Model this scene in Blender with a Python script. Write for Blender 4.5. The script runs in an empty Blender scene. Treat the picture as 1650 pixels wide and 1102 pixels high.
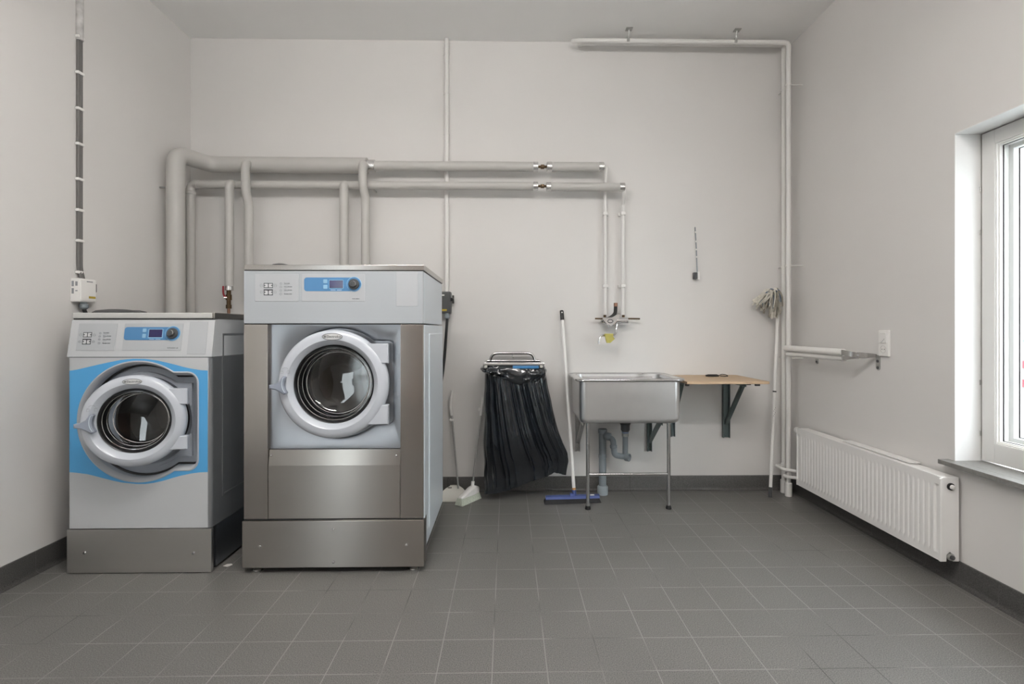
import bpy, bmesh, math, random
from mathutils import Vector as V, Matrix as Mx, noise
from math import sin, cos, pi, tan, atan, radians
random.seed(4)
SC = bpy.context.scene
W_LAMP, W_SKY, EXPO = 33.0, 7.0, 0.80
COL = SC.collection

# ------------------------------------------------------------------ camera geometry (eye 1.24 m above the floor)
TH, F, CX, CY, H = 0.018, 830.0, 832.0, 531.0, 1.24
_c, _s = cos(TH), sin(TH)
def ray(px, py):
    a = (px - CX) / F
    return V((a * _c + _s, -a * _s + _c, (CY - py) / F))
def onY(px, py, y):                       # the point seen at a pixel on the plane Y = y
    d = ray(px, py); t = y / d.y
    return V((d.x * t, y, H + d.z * t))
def onX(px, py, x):
    d = ray(px, py); t = x / d.x
    return V((x, d.y * t, H + d.z * t))
def fx(px, y): return onY(px, CY, y).x
def fz(py, y, px=832): return onY(px, py, y).z

# ------------------------------------------------------------------ materials
def mat(name, col, rough=0.5, metal=0.0, spec=0.5, coat=0.0, trans=0.0, ior=1.45, alpha=1.0, aniso=0.0):
    m = bpy.data.materials.new(name); m.use_nodes = True
    b = m.node_tree.nodes['Principled BSDF']
    b.inputs['Base Color'].default_value = (*col, 1)
    b.inputs['Roughness'].default_value = rough
    b.inputs['Metallic'].default_value = metal
    b.inputs['Specular IOR Level'].default_value = spec
    b.inputs['Coat Weight'].default_value = coat
    b.inputs['Transmission Weight'].default_value = trans
    b.inputs['IOR'].default_value = ior
    b.inputs['Anisotropic'].default_value = aniso
    return m
def nd(m, t, **kw):
    n = m.node_tree.nodes.new(t)
    for k, v in kw.items(): setattr(n, k, v)
    return n
def lk(m, a, b): m.node_tree.links.new(a, b)
def add_noise(m, scale=40, amt=0.08, bump=0.0, stretch=(1, 1, 1), detail=4, rough_amt=0.0, dist=0.002):
    """vary the colour and the surface a little with noise in object space"""
    b = m.node_tree.nodes['Principled BSDF']
    tc = nd(m, 'ShaderNodeTexCoord'); mp = nd(m, 'ShaderNodeMapping')
    mp.inputs['Scale'].default_value = stretch
    n = nd(m, 'ShaderNodeTexNoise'); n.inputs['Scale'].default_value = scale; n.inputs['Detail'].default_value = detail
    lk(m, tc.outputs['Object'], mp.inputs['Vector']); lk(m, mp.outputs[0], n.inputs['Vector'])
    if amt:
        r = nd(m, 'ShaderNodeMapRange'); r.inputs['From Min'].default_value = .25; r.inputs['From Max'].default_value = .75
        r.inputs['To Min'].default_value = 1 - amt; r.inputs['To Max'].default_value = 1 + amt
        x = nd(m, 'ShaderNodeVectorMath', operation='SCALE'); x.inputs[0].default_value = b.inputs['Base Color'].default_value[:3]
        lk(m, n.outputs['Fac'], r.inputs['Value']); lk(m, r.outputs[0], x.inputs['Scale']); lk(m, x.outputs[0], b.inputs['Base Color'])
    if rough_amt:
        r2 = nd(m, 'ShaderNodeMapRange'); r0 = b.inputs['Roughness'].default_value
        r2.inputs['From Min'].default_value = .25; r2.inputs['From Max'].default_value = .75
        r2.inputs['To Min'].default_value = r0 - rough_amt; r2.inputs['To Max'].default_value = r0 + rough_amt
        lk(m, n.outputs['Fac'], r2.inputs['Value']); lk(m, r2.outputs[0], b.inputs['Roughness'])
    if bump:
        bp = nd(m, 'ShaderNodeBump'); bp.inputs['Strength'].default_value = bump; bp.inputs['Distance'].default_value = dist
        lk(m, n.outputs['Fac'], bp.inputs['Height']); lk(m, bp.outputs[0], b.inputs['Normal'])
    return m
def emis(name, col, s):
    m = bpy.data.materials.new(name); m.use_nodes = True
    b = m.node_tree.nodes['Principled BSDF']
    b.inputs['Base Color'].default_value = (*col, 1)
    b.inputs['Emission Color'].default_value = (*col, 1); b.inputs['Emission Strength'].default_value = s
    return m

WALL = add_noise(mat('wall_paint', (.67, .655, .64), .75, spec=.25), 2.2, .018, .0)
CEIL = add_noise(mat('ceiling_paint', (.78, .775, .765), .85, spec=.2), 3, .015)
WHITE = mat('white_lacquer', (.78, .77, .75), .35)
PIPE = add_noise(mat('pipe_jacket', (.46, .45, .43), .45), 6, .03, .1, (1, 1, 1))
PIPEW = mat('white_pipe_paint', (.72, .71, .69), .38)
RADW = mat('radiator_enamel', (.80, .79, .775), .28)
FRAMEW = mat('window_lacquer', (.66, .655, .64), .35)
REVEAL = mat('reveal_paint', (.74, .735, .73), .6)
MACH = mat('machine_grey', (.49, .505, .52), .32)
MACHW = mat('machine_pale', (.64, .70, .76), .28)
DOORG = mat('door_grey', (.50, .53, .58), .26, coat=.3)
DISH = mat('recess_grey', (.34, .37, .42), .35)
BLUE = mat('machine_blue', (.085, .36, .68), .32)
BLUE2 = mat('panel_blue', (.075, .215, .42), .35)
BLUEL = mat('panel_light_blue', (.25, .45, .62), .4)
SCREEN = mat('display_navy', (.03, .025, .10), .12)
BLACKP = mat('black_plastic', (.018, .018, .018), .35)
RUBBER = mat('black_rubber', (.012, .012, .013), .5)
DKGREY = mat('dark_grey_plastic', (.07, .072, .075), .4)
GREYP = mat('grey_plastic', (.22, .25, .27), .4)
GREYCAB = mat('grey_cable', (.13, .125, .12), .5)
CHROME = mat('chrome', (.75, .75, .76), .08, 1)
BRASS = mat('brown_brass', (.10, .065, .035), .35, .8)
COPPER = mat('old_copper', (.30, .17, .12), .4, .8)
FOIL = mat('foil_band', (.72, .71, .70), .25, .9)
RED = mat('red_lever', (.25, .012, .02), .35)
YELLOW = mat('yellow_label', (.45, .33, .04), .5)
YCLOTH = add_noise(mat('yellow_cloth', (.50, .45, .13), .8), 60, .1)
HANDLE = mat('lever_grey', (.26, .29, .35), .3)
INK = mat('printed_ink', (.05, .055, .06), .6)
INKL = mat('faint_ink', (.27, .28, .30), .6)
GASKET = mat('door_gasket', (.01, .01, .011), .3)
CREAM = mat('cream_plastic', (.66, .65, .60), .4)
BRISTLE = add_noise(mat('pale_bristle', (.50, .54, .46), .8), 220, .25, .6, (1, 1, .1))
BBRISTLE = add_noise(mat('dark_bristle', (.02, .02, .022), .8), 220, .3, .6, (1, 1, .1))
BROOMB = mat('broom_blue', (.06, .09, .26), .4)
WOOD = add_noise(mat('shelf_wood', (.47, .34, .22), .5), 9, .22, .1, (1, 14, 14))
GREENB = mat('bracket_grey_green', (.12, .155, .155), .35, .3)
GALV = add_noise(mat('galvanised', (.42, .42, .41), .35, .7), 30, .1)
MOPC = add_noise(mat('mop_yarn', (.60, .575, .51), .9), 50, .18, .3)
MOPD = add_noise(mat('mop_yarn_grey', (.27, .25, .21), .9), 50, .2, .3)
MOPB = mat('mop_blue_thread', (.10, .15, .22), .8)
BAG = add_noise(mat('bag_film', (.009, .012, .016), .13, spec=1.0), 5, 0, .16, (6, 6, 1.2), 3, dist=.006)
BAGBLUE = mat('blue_tape', (.05, .20, .42), .4)
STONE = add_noise(mat('sill_stone', (.20, .195, .185), .4), 90, .15)
SILLE = mat('sill_edge', (.10, .09, .085), .5)
PAPER = mat('paper', (.7, .68, .65), .8)

def steel(name, col=(.52, .51, .495), rough=.27, stretch=(1, 1, 60), an=.0):
    m = mat(name, col, rough, 1.0)
    if an:
        b = m.node_tree.nodes['Principled BSDF']; b.inputs['Anisotropic'].default_value = abs(an)
        if an < 0: b.inputs['Anisotropic Rotation'].default_value = .25
        t = nd(m, 'ShaderNodeTangent', direction_type='RADIAL', axis='Z'); lk(m, t.outputs[0], b.inputs['Tangent'])
    return add_noise(m, 14, .02, .012, stretch, 4, .02, dist=.0008)
STEEL = steel('brushed_steel', (.39, .37, .345), .30, (.6, 1, 160), -.92)
STEELA = steel('plinth_steel', (.62, .61, .59), .34, (.6, 1, 160), -.9)
STEELV = steel('brushed_steel_upright', (.44, .41, .385), .24, (160, 160, .6))
SINKS = steel('sink_steel', (.72, .72, .725), .30, (1, 1, 1))
RIMS = mat('rim_steel', (.62, .62, .62), .14, 1)
TUBES = mat('steel_tube', (.55, .55, .55), .2, 1)
DRUM = mat('drum_steel', (.34, .335, .33), .22, 1)

# glass that lets light through without heavy caustics: thin panes
def glass(name, tint, refl=.9):
    m = bpy.data.materials.new(name); m.use_nodes = True
    nt = m.node_tree; nt.nodes.remove(nt.nodes['Principled BSDF'])
    out = nt.nodes['Material Output']
    t = nd(m, 'ShaderNodeBsdfTransparent'); t.inputs[0].default_value = (*tint, 1)
    g = nd(m, 'ShaderNodeBsdfGlossy'); g.inputs['Roughness'].default_value = .02
    g.inputs[0].default_value = (refl, refl, refl, 1)
    fr = nd(m, 'ShaderNodeFresnel'); fr.inputs[0].default_value = 1.6
    mx = nd(m, 'ShaderNodeMixShader')
    gm = nd(m, 'ShaderNodeNewGeometry'); sb = nd(m, 'ShaderNodeMath', operation='SUBTRACT'); sb.inputs[0].default_value = 1
    lk(m, gm.outputs['Backfacing'], sb.inputs[1]); ml = nd(m, 'ShaderNodeMath', operation='MULTIPLY'); lk(m, fr.outputs[0], ml.inputs[0]); lk(m, sb.outputs[0], ml.inputs[1])
    lk(m, ml.outputs[0], mx.inputs[0]); lk(m, t.outputs[0], mx.inputs[1]); lk(m, g.outputs[0], mx.inputs[2]); lk(m, mx.outputs[0], out.inputs[0])
    return m
PANE = glass('pane_glass', (.96, .975, .975))
BOWL = glass('bowl_glass', (.80, .82, .83), 1.0)

# tile floor: 20 cm grey tiles, pale joints, fine speckle
def tile_mat(name, base, horiz, joint=(.25, .245, .235), x0=-.054, y0=1.864, jw=.0019):
    m = mat(name, base, .42)
    b = m.node_tree.nodes['Principled BSDF']
    g = nd(m, 'ShaderNodeNewGeometry'); sp = nd(m, 'ShaderNodeSeparateXYZ'); lk(m, g.outputs['Position'], sp.inputs[0])
    def dist(axis, off):
        a = nd(m, 'ShaderNodeMath', operation='ADD'); a.inputs[1].default_value = 10.0 - off
        p = nd(m, 'ShaderNodeMath', operation='PINGPONG'); p.inputs[1].default_value = .1
        lk(m, sp.outputs[axis], a.inputs[0]); lk(m, a.outputs[0], p.inputs[0])
        return p.outputs[0]
    if horiz == 'xy':
        mn = nd(m, 'ShaderNodeMath', operation='MINIMUM'); lk(m, dist('X', x0), mn.inputs[0]); lk(m, dist('Y', y0), mn.inputs[1]); d = mn.outputs[0]
    else: d = dist('X' if horiz == 'x' else 'Y', x0 if horiz == 'x' else y0)
    r = nd(m, 'ShaderNodeMapRange'); r.inputs['From Min'].default_value = jw * .75; r.inputs['From Max'].default_value = jw * 1.25
    lk(m, d, r.inputs['Value'])
    n = nd(m, 'ShaderNodeTexNoise'); n.inputs['Scale'].default_value = 260; n.inputs['Detail'].default_value = 3
    n2 = nd(m, 'ShaderNodeTexNoise'); n2.inputs['Scale'].default_value = 1.6; n2.inputs['Detail'].default_value = 4
    lk(m, g.outputs['Position'], n.inputs['Vector']); lk(m, g.outputs['Position'], n2.inputs['Vector'])
    cr = nd(m, 'ShaderNodeMapRange'); cr.inputs['From Min'].default_value = .3; cr.inputs['From Max'].default_value = .7; cr.inputs['To Min'].default_value = .45; cr.inputs['To Max'].default_value = 1.55
    lk(m, n.outputs['Fac'], cr.inputs['Value'])
    cr2 = nd(m, 'ShaderNodeMapRange'); cr2.inputs['From Min'].default_value = .3; cr2.inputs['From Max'].default_value = .7; cr2.inputs['To Min'].default_value = .93; cr2.inputs['To Max'].default_value = 1.07
    lk(m, n2.outputs['Fac'], cr2.inputs['Value'])
    ml = nd(m, 'ShaderNodeMath', operation='MULTIPLY'); lk(m, cr.outputs[0], ml.inputs[0]); lk(m, cr2.outputs[0], ml.inputs[1])
    sc = nd(m, 'ShaderNodeVectorMath', operation='SCALE'); sc.inputs[0].default_value = base; lk(m, ml.outputs[0], sc.inputs['Scale'])
    # joints: mostly pale, dirty dark in stretches
    n3 = nd(m, 'ShaderNodeTexNoise'); n3.inputs['Scale'].default_value = 1.9; lk(m, g.outputs['Position'], n3.inputs['Vector'])
    jr = nd(m, 'ShaderNodeMapRange'); jr.inputs['From Min'].default_value = .36; jr.inputs['From Max'].default_value = .50; jr.inputs['To Min'].default_value = .25; jr.inputs['To Max'].default_value = 1
    lk(m, n3.outputs['Fac'], jr.inputs['Value'])
    js = nd(m, 'ShaderNodeVectorMath', operation='SCALE'); js.inputs[0].default_value = joint; lk(m, jr.outputs[0], js.inputs['Scale'])
    mx = nd(m, 'ShaderNodeMix', data_type='RGBA')
    lk(m, r.outputs[0], mx.inputs['Factor']); lk(m, js.outputs[0], mx.inputs['A']); lk(m, sc.outputs[0], mx.inputs['B'])
    lk(m, mx.outputs['Result'], b.inputs['Base Color'])
    bp = nd(m, 'ShaderNodeBump'); bp.inputs['Strength'].default_value = .35; bp.inputs['Distance'].default_value = .001
    hs = nd(m, 'ShaderNodeMath', operation='ADD'); sm = nd(m, 'ShaderNodeMath', operation='MULTIPLY'); sm.inputs[1].default_value = .5
    lk(m, n.outputs['Fac'], sm.inputs[0]); lk(m, sm.outputs[0], hs.inputs[0]); lk(m, r.outputs[0], hs.inputs[1]); lk(m, hs.outputs[0], bp.inputs['Height'])
    lk(m, bp.outputs[0], b.inputs['Normal'])
    return m
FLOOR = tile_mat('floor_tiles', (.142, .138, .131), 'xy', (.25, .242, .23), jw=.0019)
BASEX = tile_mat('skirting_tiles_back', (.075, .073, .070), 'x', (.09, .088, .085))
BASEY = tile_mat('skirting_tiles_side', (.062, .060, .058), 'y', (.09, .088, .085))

# ------------------------------------------------------------------ mesh building
class MB:
    def __init__(s, M=None): s.v = []; s.f = []; s.M = M; s.wn = False
    def add(s, vs, fs, mi=0):
        n = len(s.v)
        for p in vs: s.v.append((s.M @ V(p)) if s.M else V(p))
        for q in fs: s.f.append(([i + n for i in q], mi))
        return s
    def box(s, a, b, bev=0, mi=0, seg=2):
        lo = [min(a[i], b[i]) for i in range(3)]; hi = [max(a[i], b[i]) for i in range(3)]
        bm = bmesh.new(); bmesh.ops.create_cube(bm, size=1)
        for v in bm.verts: v.co = V([lo[i] + (v.co[i] + .5) * (hi[i] - lo[i]) for i in range(3)])
        if bev: bmesh.ops.bevel(bm, geom=list(bm.edges), offset=min(bev, min(hi[i] - lo[i] for i in range(3)) * .45), segments=seg, affect='EDGES', profile=.5)
        if bev: s.wn = True
        bm.verts.index_update()
        s.add([v.co.copy() for v in bm.verts], [[v.index for v in f.verts] for f in bm.faces], mi); bm.free(); return s
    def loft(s, loops, mi=0, closed=True, cap0=False, cap1=False):
        n = len(loops[0]); vs = [p for l in loops for p in l]; fs = []
        for i in range(len(loops) - 1):
            for j in range(n if closed else n - 1):
                k = (j + 1) % n
                fs.append([i * n + j, i * n + k, (i + 1) * n + k, (i + 1) * n + j])
        if cap0: fs.append(list(range(n))[::-1])
        if cap1: fs.append([(len(loops) - 1) * n + j for j in range(n)])
        return s.add(vs, fs, mi)
    def tube(s, pts, r, n=14, fil=0, mi=0, closed=False, flat=None):
        pts = [V(p) for p in pts]
        if fil: pts = fillet(pts, fil)
        if callable(r): rs = [r(i / (len(pts) - 1)) for i in range(len(pts))]
        else: rs = [r] * len(pts)
        loops = []; N = None
        for i, p in enumerate(pts):
            if closed: t = pts[(i + 1) % len(pts)] - pts[i - 1]
            else: t = pts[min(i + 1, len(pts) - 1)] - pts[max(i - 1, 0)]
            t.normalize()
            if N is None:
                N = t.orthogonal().normalized()
                if flat: N = (V(flat) - t * V(flat).dot(t)).normalized()
            N = (N - t * N.dot(t)).normalized(); B = t.cross(N)
            k = flat_ratio if flat else 1
            loops.append([p + (N * cos(2 * pi * j / n) * k + B * sin(2 * pi * j / n)) * rs[i] for j in range(n)])
        if closed: loops.append(loops[0])
        return s.loft(loops, mi, cap0=not closed, cap1=not closed)
    def lathe(s, prof, c=(0, 0, 0), ax='z', n=40, mi=0, closed_prof=False):
        """prof = [(radius, height)]; the axis points along ax"""
        c = V(c); A = {'x': V((1, 0, 0)), 'y': V((0, 1, 0)), 'z': V((0, 0, 1))}[ax] if isinstance(ax, str) else V(ax).normalized()
        U = A.orthogonal().normalized(); W = A.cross(U)
        loops = [[c + A * h + (U * cos(2 * pi * j / n) + W * sin(2 * pi * j / n)) * max(r, 1e-5) for j in range(n)] for r, h in prof]
        if closed_prof: loops.append(loops[0])
        return s.loft(loops, mi)
    def cyl(s, a, b, r, n=20, mi=0, bev=0):
        a = V(a); b = V(b); d = b - a; L = d.length
        if bev: pr = [(0, 0), (r - bev, 0), (r, bev), (r, L - bev), (r - bev, L), (0, L)]
        else: pr = [(0, 0), (r, 0), (r, L), (0, L)]
        return s.lathe(pr, a, d, n, mi)
    def prism(s, pts, fn, h0, h1, mi=0, bev=0):
        """outline pts (2-D) mapped by fn(a, b, h) and given a depth; a bevel shrinks the h0 side"""
        l1 = [fn(a, b, h1) for a, b in pts]
        if bev:
            s.wn = True; ins = inset(pts, bev)
            s.loft([[fn(a, b, h0) for a, b in ins], [fn(a, b, h0 + (bev if h1 > h0 else -bev)) for a, b in pts], l1], mi, cap0=True, cap1=True)
        else: s.loft([[fn(a, b, h0) for a, b in pts], l1], mi, cap0=True, cap1=True)
        return s
    def holed(s, outer, holes, fn, mi=0):
        """flat face with holes, outlines in 2-D mapped by fn(a, b)"""
        bm = bmesh.new(); es = []
        for L in [outer] + holes:
            vv = [bm.verts.new((a, b, 0)) for a, b in L]
            for i in range(len(vv)): es.append(bm.edges.new((vv[i], vv[(i + 1) % len(vv)])))
        bmesh.ops.triangle_fill(bm, edges=es, use_beauty=True, use_dissolve=False, normal=(0, 0, 1))
        bm.verts.index_update()
        s.add([fn(v.co.x, v.co.y) for v in bm.verts], [[v.index for v in f.verts] for f in bm.faces], mi); bm.free(); return s
    def build(s, name, mats, parent=None, angle=38, origin=None, smooth=True):
        if not isinstance(mats, (list, tuple)): mats = [mats]
        o0 = V(origin) if origin is not None else (parent_loc(parent) if parent else V((0, 0, 0)))
        me = bpy.data.meshes.new(name)
        bm = bmesh.new(); vv = [bm.verts.new(p - o0) for p in s.v]
        for q, mi in s.f:
            try: f = bm.faces.new([vv[i] for i in q])
            except ValueError: continue
            f.material_index = mi; f.smooth = smooth
        bmesh.ops.remove_doubles(bm, verts=bm.verts, dist=1e-5)
        bmesh.ops.recalc_face_normals(bm, faces=bm.faces)
        bm.to_mesh(me); bm.free()
        for m in mats: me.materials.append(m)
        if smooth: me.set_sharp_from_angle(angle=radians(angle))
        o = bpy.data.objects.new(name, me); COL.objects.link(o)
        if s.wn and smooth:
            w_ = o.modifiers.new('even_shading', 'WEIGHTED_NORMAL'); w_.keep_sharp = True; w_.mode = 'FACE_AREA'; w_.weight = 100
        if parent:
            o.parent = parent; o.location = o0 - parent_loc(parent)
        else: o.location = o0
        return o
flat_ratio = .3
def parent_loc(p):
    l = V(p.location)
    while p.parent: p = p.parent; l += V(p.location)
    return l
def fillet(pts, r, k=7):
    out = [pts[0]]
    for i in range(1, len(pts) - 1):
        a, p, b = pts[i - 1], pts[i], pts[i + 1]
        u = (a - p); w = (b - p); d = min(r, u.length * (.48 if i > 1 else .97), w.length * (.48 if i < len(pts) - 2 else .97))
        u.normalize(); w.normalize(); A = p + u * d; B = p + w * d
        for j in range(k + 1):
            t = j / k; out.append(A * (1 - t) ** 2 + p * 2 * t * (1 - t) + B * t * t)
    out.append(pts[-1]); return out
def inset(pts, d):
    n = len(pts); out = []
    area = sum(pts[i][0] * pts[(i + 1) % n][1] - pts[(i + 1) % n][0] * pts[i][1] for i in range(n))
    sg = 1 if area > 0 else -1
    for i in range(n):
        a, p, b = V(pts[i - 1]), V(pts[i]), V(pts[(i + 1) % n])
        e1 = (p - a).normalized(); e2 = (b - p).normalized()
        n1 = V((-e1.y, e1.x)) * sg; n2 = V((-e2.y, e2.x)) * sg
        m = (n1 + n2); m = m.normalized() if m.length > 1e-6 else n1
        q = p + m * d / max(.4, m.dot(n1)); out.append((q.x, q.y))
    return out
def rrect(x0, x1, y0, y1, r, k=6):
    pts = []
    for cx, cy, a0 in ((x1 - r, y0 + r, -90), (x1 - r, y1 - r, 0), (x0 + r, y1 - r, 90), (x0 + r, y0 + r, 180)):
        for j in range(k + 1):
            a = radians(a0 + 90 * j / k); pts.append((cx + r * cos(a), cy + r * sin(a)))
    return pts
def tag(o, label=None, cat=None, group=None, kind=None):
    if label: o['label'] = label
    if cat: o['category'] = cat
    if group: o['group'] = group
    if kind: o['kind'] = kind
    return o
def thing(name, loc, label, cat, group=None, kind=None):
    o = bpy.data.objects.new(name, None); COL.objects.link(o); o.location = loc; o.empty_display_size = .1
    return tag(o, label, cat, group, kind)
def struct(name, mb, m, **kw):
    o = mb.build(name, m, **kw); o['kind'] = 'structure'; return o
def text(name, body, size, m, parent, loc, rot=(pi / 2, 0, 0), align='CENTER', M=None, ext=.0003, sx=1.0):
    cu = bpy.data.curves.new(name, 'FONT'); cu.body = body; cu.size = size; cu.align_x = align; cu.align_y = 'CENTER'; cu.extrude = ext
    cu.resolution_u = 3
    tmp = bpy.data.objects.new('tmp', cu); COL.objects.link(tmp)
    dg = bpy.context.evaluated_depsgraph_get(); me = bpy.data.meshes.new_from_object(tmp.evaluated_get(dg))
    bpy.data.objects.remove(tmp); bpy.data.curves.remove(cu)
    from mathutils import Euler
    R = Mx.Translation(V(loc)) @ Euler(rot).to_matrix().to_4x4() @ Mx.Diagonal((sx, 1, 1, 1))
    if M: R = M @ R
    me.transform(R)
    pl = parent_loc(parent); me.transform(Mx.Translation(-pl)); me.name = name
    me.materials.clear(); me.materials.append(m)
    o = bpy.data.objects.new(name, me); COL.objects.link(o); o.parent = parent
    return o

# ================================================================== THE ROOM
XL, XR, YB, YF, ZC = -2.405, 2.206, 3.96, -1.5, 3.455
struct('floor', MB().box((XL - .2, YF - .2, -.15), (XR + .5, YB + .2, 0)), FLOOR)
struct('ceiling', MB().box((XL - .2, YF - .2, ZC), (XR + .5, YB + .2, ZC + .15)), CEIL)
struct('wall_back', MB().box((XL - .2, YB, 0), (XR + .5, YB + .2, ZC)), WALL)
struct('wall_left', MB().box((XL - .2, YF, 0), (XL, YB, ZC)), WALL)
WY0, WY1, WZ0, WZ1 = .95, 2.501, .594, 2.207     # window opening
XO = XR + .34
w = MB()
w.box((XR, WY1, 0), (XO, YB, ZC)); w.box((XR, YF, 0), (XO, WY0, ZC))
w.box((XR, WY0, 0), (XO, WY1, WZ0 - .03)); w.box((XR, WY0, WZ1), (XO, WY1, ZC))
struct('wall_right', w, WALL)
# wall behind the camera with a glazed door in it
DX0, DX1, DZ = -2.38, -1.92, 2.3
w = MB()
w.box((XL, YF - .2, 0), (DX0, YF, ZC)); w.box((DX1, YF - .2, 0), (XR + .3, YF, ZC)); w.box((DX0, YF - .2, DZ), (DX1, YF, ZC))
struct('wall_front', w, WALL)
d = thing('door_1', (DX0, YF - .1, 0), None, None, kind='structure')
m_ = MB(); t_ = .09
m_.box((DX0, YF - .12, 0), (DX0 + t_, YF - .06, DZ), .004); m_.box((DX1 - t_, YF - .12, 0), (DX1, YF - .06, DZ), .004)
m_.box((DX0 + t_, YF - .12, DZ - t_), (DX1 - t_, YF - .06, DZ), .004); m_.box((DX0 + t_, YF - .12, 0), (DX1 - t_, YF - .06, .25), .004)
m_.build('frame', FRAMEW, d)
MB().box((DX0 + t_, YF - .095, .25), (DX1 - t_, YF - .085, DZ - t_)).build('glass_pane', PANE, d)

BROWN = add_noise(mat('brown_door', (.17, .10, .06), .45), 8, .15, .1, (14, 14, 1))
d = thing('door_2', (-1.1, YF, 0), None, None, kind='structure')
MB().box((-1.62, YF, 0), (-.66, YF + .04, 2.1), .003).build('frame', BROWN, d)
MB().box((-1.55, YF + .04, .01), (-.73, YF + .055, 2.04), .003).build('door_leaf', BROWN, d)
MB().tube([V((-.80, YF + .055, 1.02)), V((-.80, YF + .10, 1.02)), V((-.92, YF + .10, 1.02))], .009, 12, fil=.02).build('door_handle', CHROME, d)

# tiled skirting with a small cove at the foot
def skirt(name, a, b, out, m):
    """a, b = ends on the wall face, out = direction into the room"""
    a = V(a); b = V(b); o = V(out); prof = [(0, .112), (.007, .111), (.009, .108), (.009, .022), (.012, .012), (.018, .005), (.028, .0015), (.028, 0), (0, 0)]
    l = [[p + o * x + V((0, 0, z)) for x, z in prof] for p in (a, b)]
    return struct(name, MB().loft(l, cap0=True, cap1=True), m)
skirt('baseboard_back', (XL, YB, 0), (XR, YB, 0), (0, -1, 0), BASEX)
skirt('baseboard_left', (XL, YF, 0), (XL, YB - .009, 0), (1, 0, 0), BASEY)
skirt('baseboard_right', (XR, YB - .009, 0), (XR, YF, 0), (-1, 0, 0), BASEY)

# window in the right wall: deep reveal, frame, sash, outer sash, panes
XW = XR + .128
w = MB()
for (y0, y1, z0, z1) in ((WY1 - .004, WY1, WZ0, WZ1), (WY0, WY0 + .004, WZ0, WZ1), (WY0, WY1, WZ1 - .004, WZ1)):
    w.box((XR - .001, y0, z0), (XW, y1, z1))
struct('trim_1', w, REVEAL)
win = thing('window_1', (XW, WY1, WZ0), None, None, kind='structure')
def ring(mb, x0, x1, y0, y1, z0, z1, t, bev=.004, mi=0, tb=None):
    tb = tb or t
    mb.box((x0, y0, z0), (x1, y0 + t, z1), bev, mi); mb.box((x0, y1 - t, z0), (x1, y1, z1), bev, mi)
    mb.box((x0, y0 + t * .98, z0), (x1, y1 - t * .98, z0 + tb), bev, mi); mb.box((x0, y0 + t * .98, z1 - t), (x1, y1 - t * .98, z1), bev, mi)
e0, e1, g0, g1 = WY0 + .006, WY1 - .007, WZ0 + .006, WZ1 - .007
def rg(name, x0, x1, off, t, m, bev=.003, bb=.026):
    m_ = MB(); ring(m_, x0, x1, e0 + off, e1 - off, g0 + off + bb, g1 - off, t, bev); return m_.build(name, m, win)
m_ = MB(); ring(m_, XW, XW + .030, e0, e1, g0, g1, .069, .005, tb=.095); m_.build('frame', FRAMEW, win)
rg('glazing_bead', XW + .006, XW + .029, .068, .007, WHITE, .002)
rg('glazing_bead', XW + .014, XW + .030, .073, .008, WHITE, .002)
rg('seal', XW + .0295, XW + .0315, .076, .0075, RUBBER, 0)
MB().box((XW + .031, e0 + .078, g0 + .104), (XW + .035, e1 - .078, g1 - .078)).build('glass_pane', PANE, win)
rg('outer_sash', XW + .036, XW + .060, .050, .032, WHITE)
rg('outer_frame', XW + .060, XW + .087, .052, .050, REVEAL)
rg('seal', XW + .0875, XW + .0895, .090, .015, RUBBER, 0)
MB().box((XW + .090, e0 + .085, g0 + .11), (XW + .094, e1 - .085, g1 - .085)).build('glass_pane', PANE, win)
m_ = MB(); ring(m_, XW + .030, XW + .1, e0 - .004, e1 + .004, g0 - .004, g1 + .004, .055, 0, tb=.08); m_.build('casing', REVEAL, win)
for z in (1.93, 1.72, .98, .73):
    MB().cyl((XW - .004, WY1 - .0065, z - .012), (XW - .004, WY1 - .0065, z + .012), .0035, 10).build('hinge_pin', GALV, win)
sl = MB().box((XR - .055, WY0 - .04, WZ0 - .022), (XR, WY1 + .035, WZ0), .002, 0)
sl.box((XR - .001, WY0, WZ0 - .022), (XW + .01, WY1, WZ0), 0, 0)
struct('trim_2', sl, STONE)

# outdoors, seen as a sliver through the panes
gr = MB().box((XO + .02, -14, -.5), (26, 22, -.42)); struct('ground_outside', gr, mat('asphalt', (.45, .45, .44), .9))
b = thing('neighbour_building', (11, 8, -.42), 'pale building outside the window with two red bands', 'building')
MB().box((11, -8, -.42), (16, 26, 7)).build('facade', mat('pale_render', (.24, .265, .265), .8), b)
for z in (.42, .02): MB().box((10.93, -8, z), (11.0, 26, z + .16), .01).build('red_band', mat('red_paint', (.20, .012, .025), .5), b)
MB().box((10.9, -8, 1.02), (11.0, 26, 1.06), .01).build('ledge', mat('ledge_grey', (.3, .32, .33), .5), b)

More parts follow.
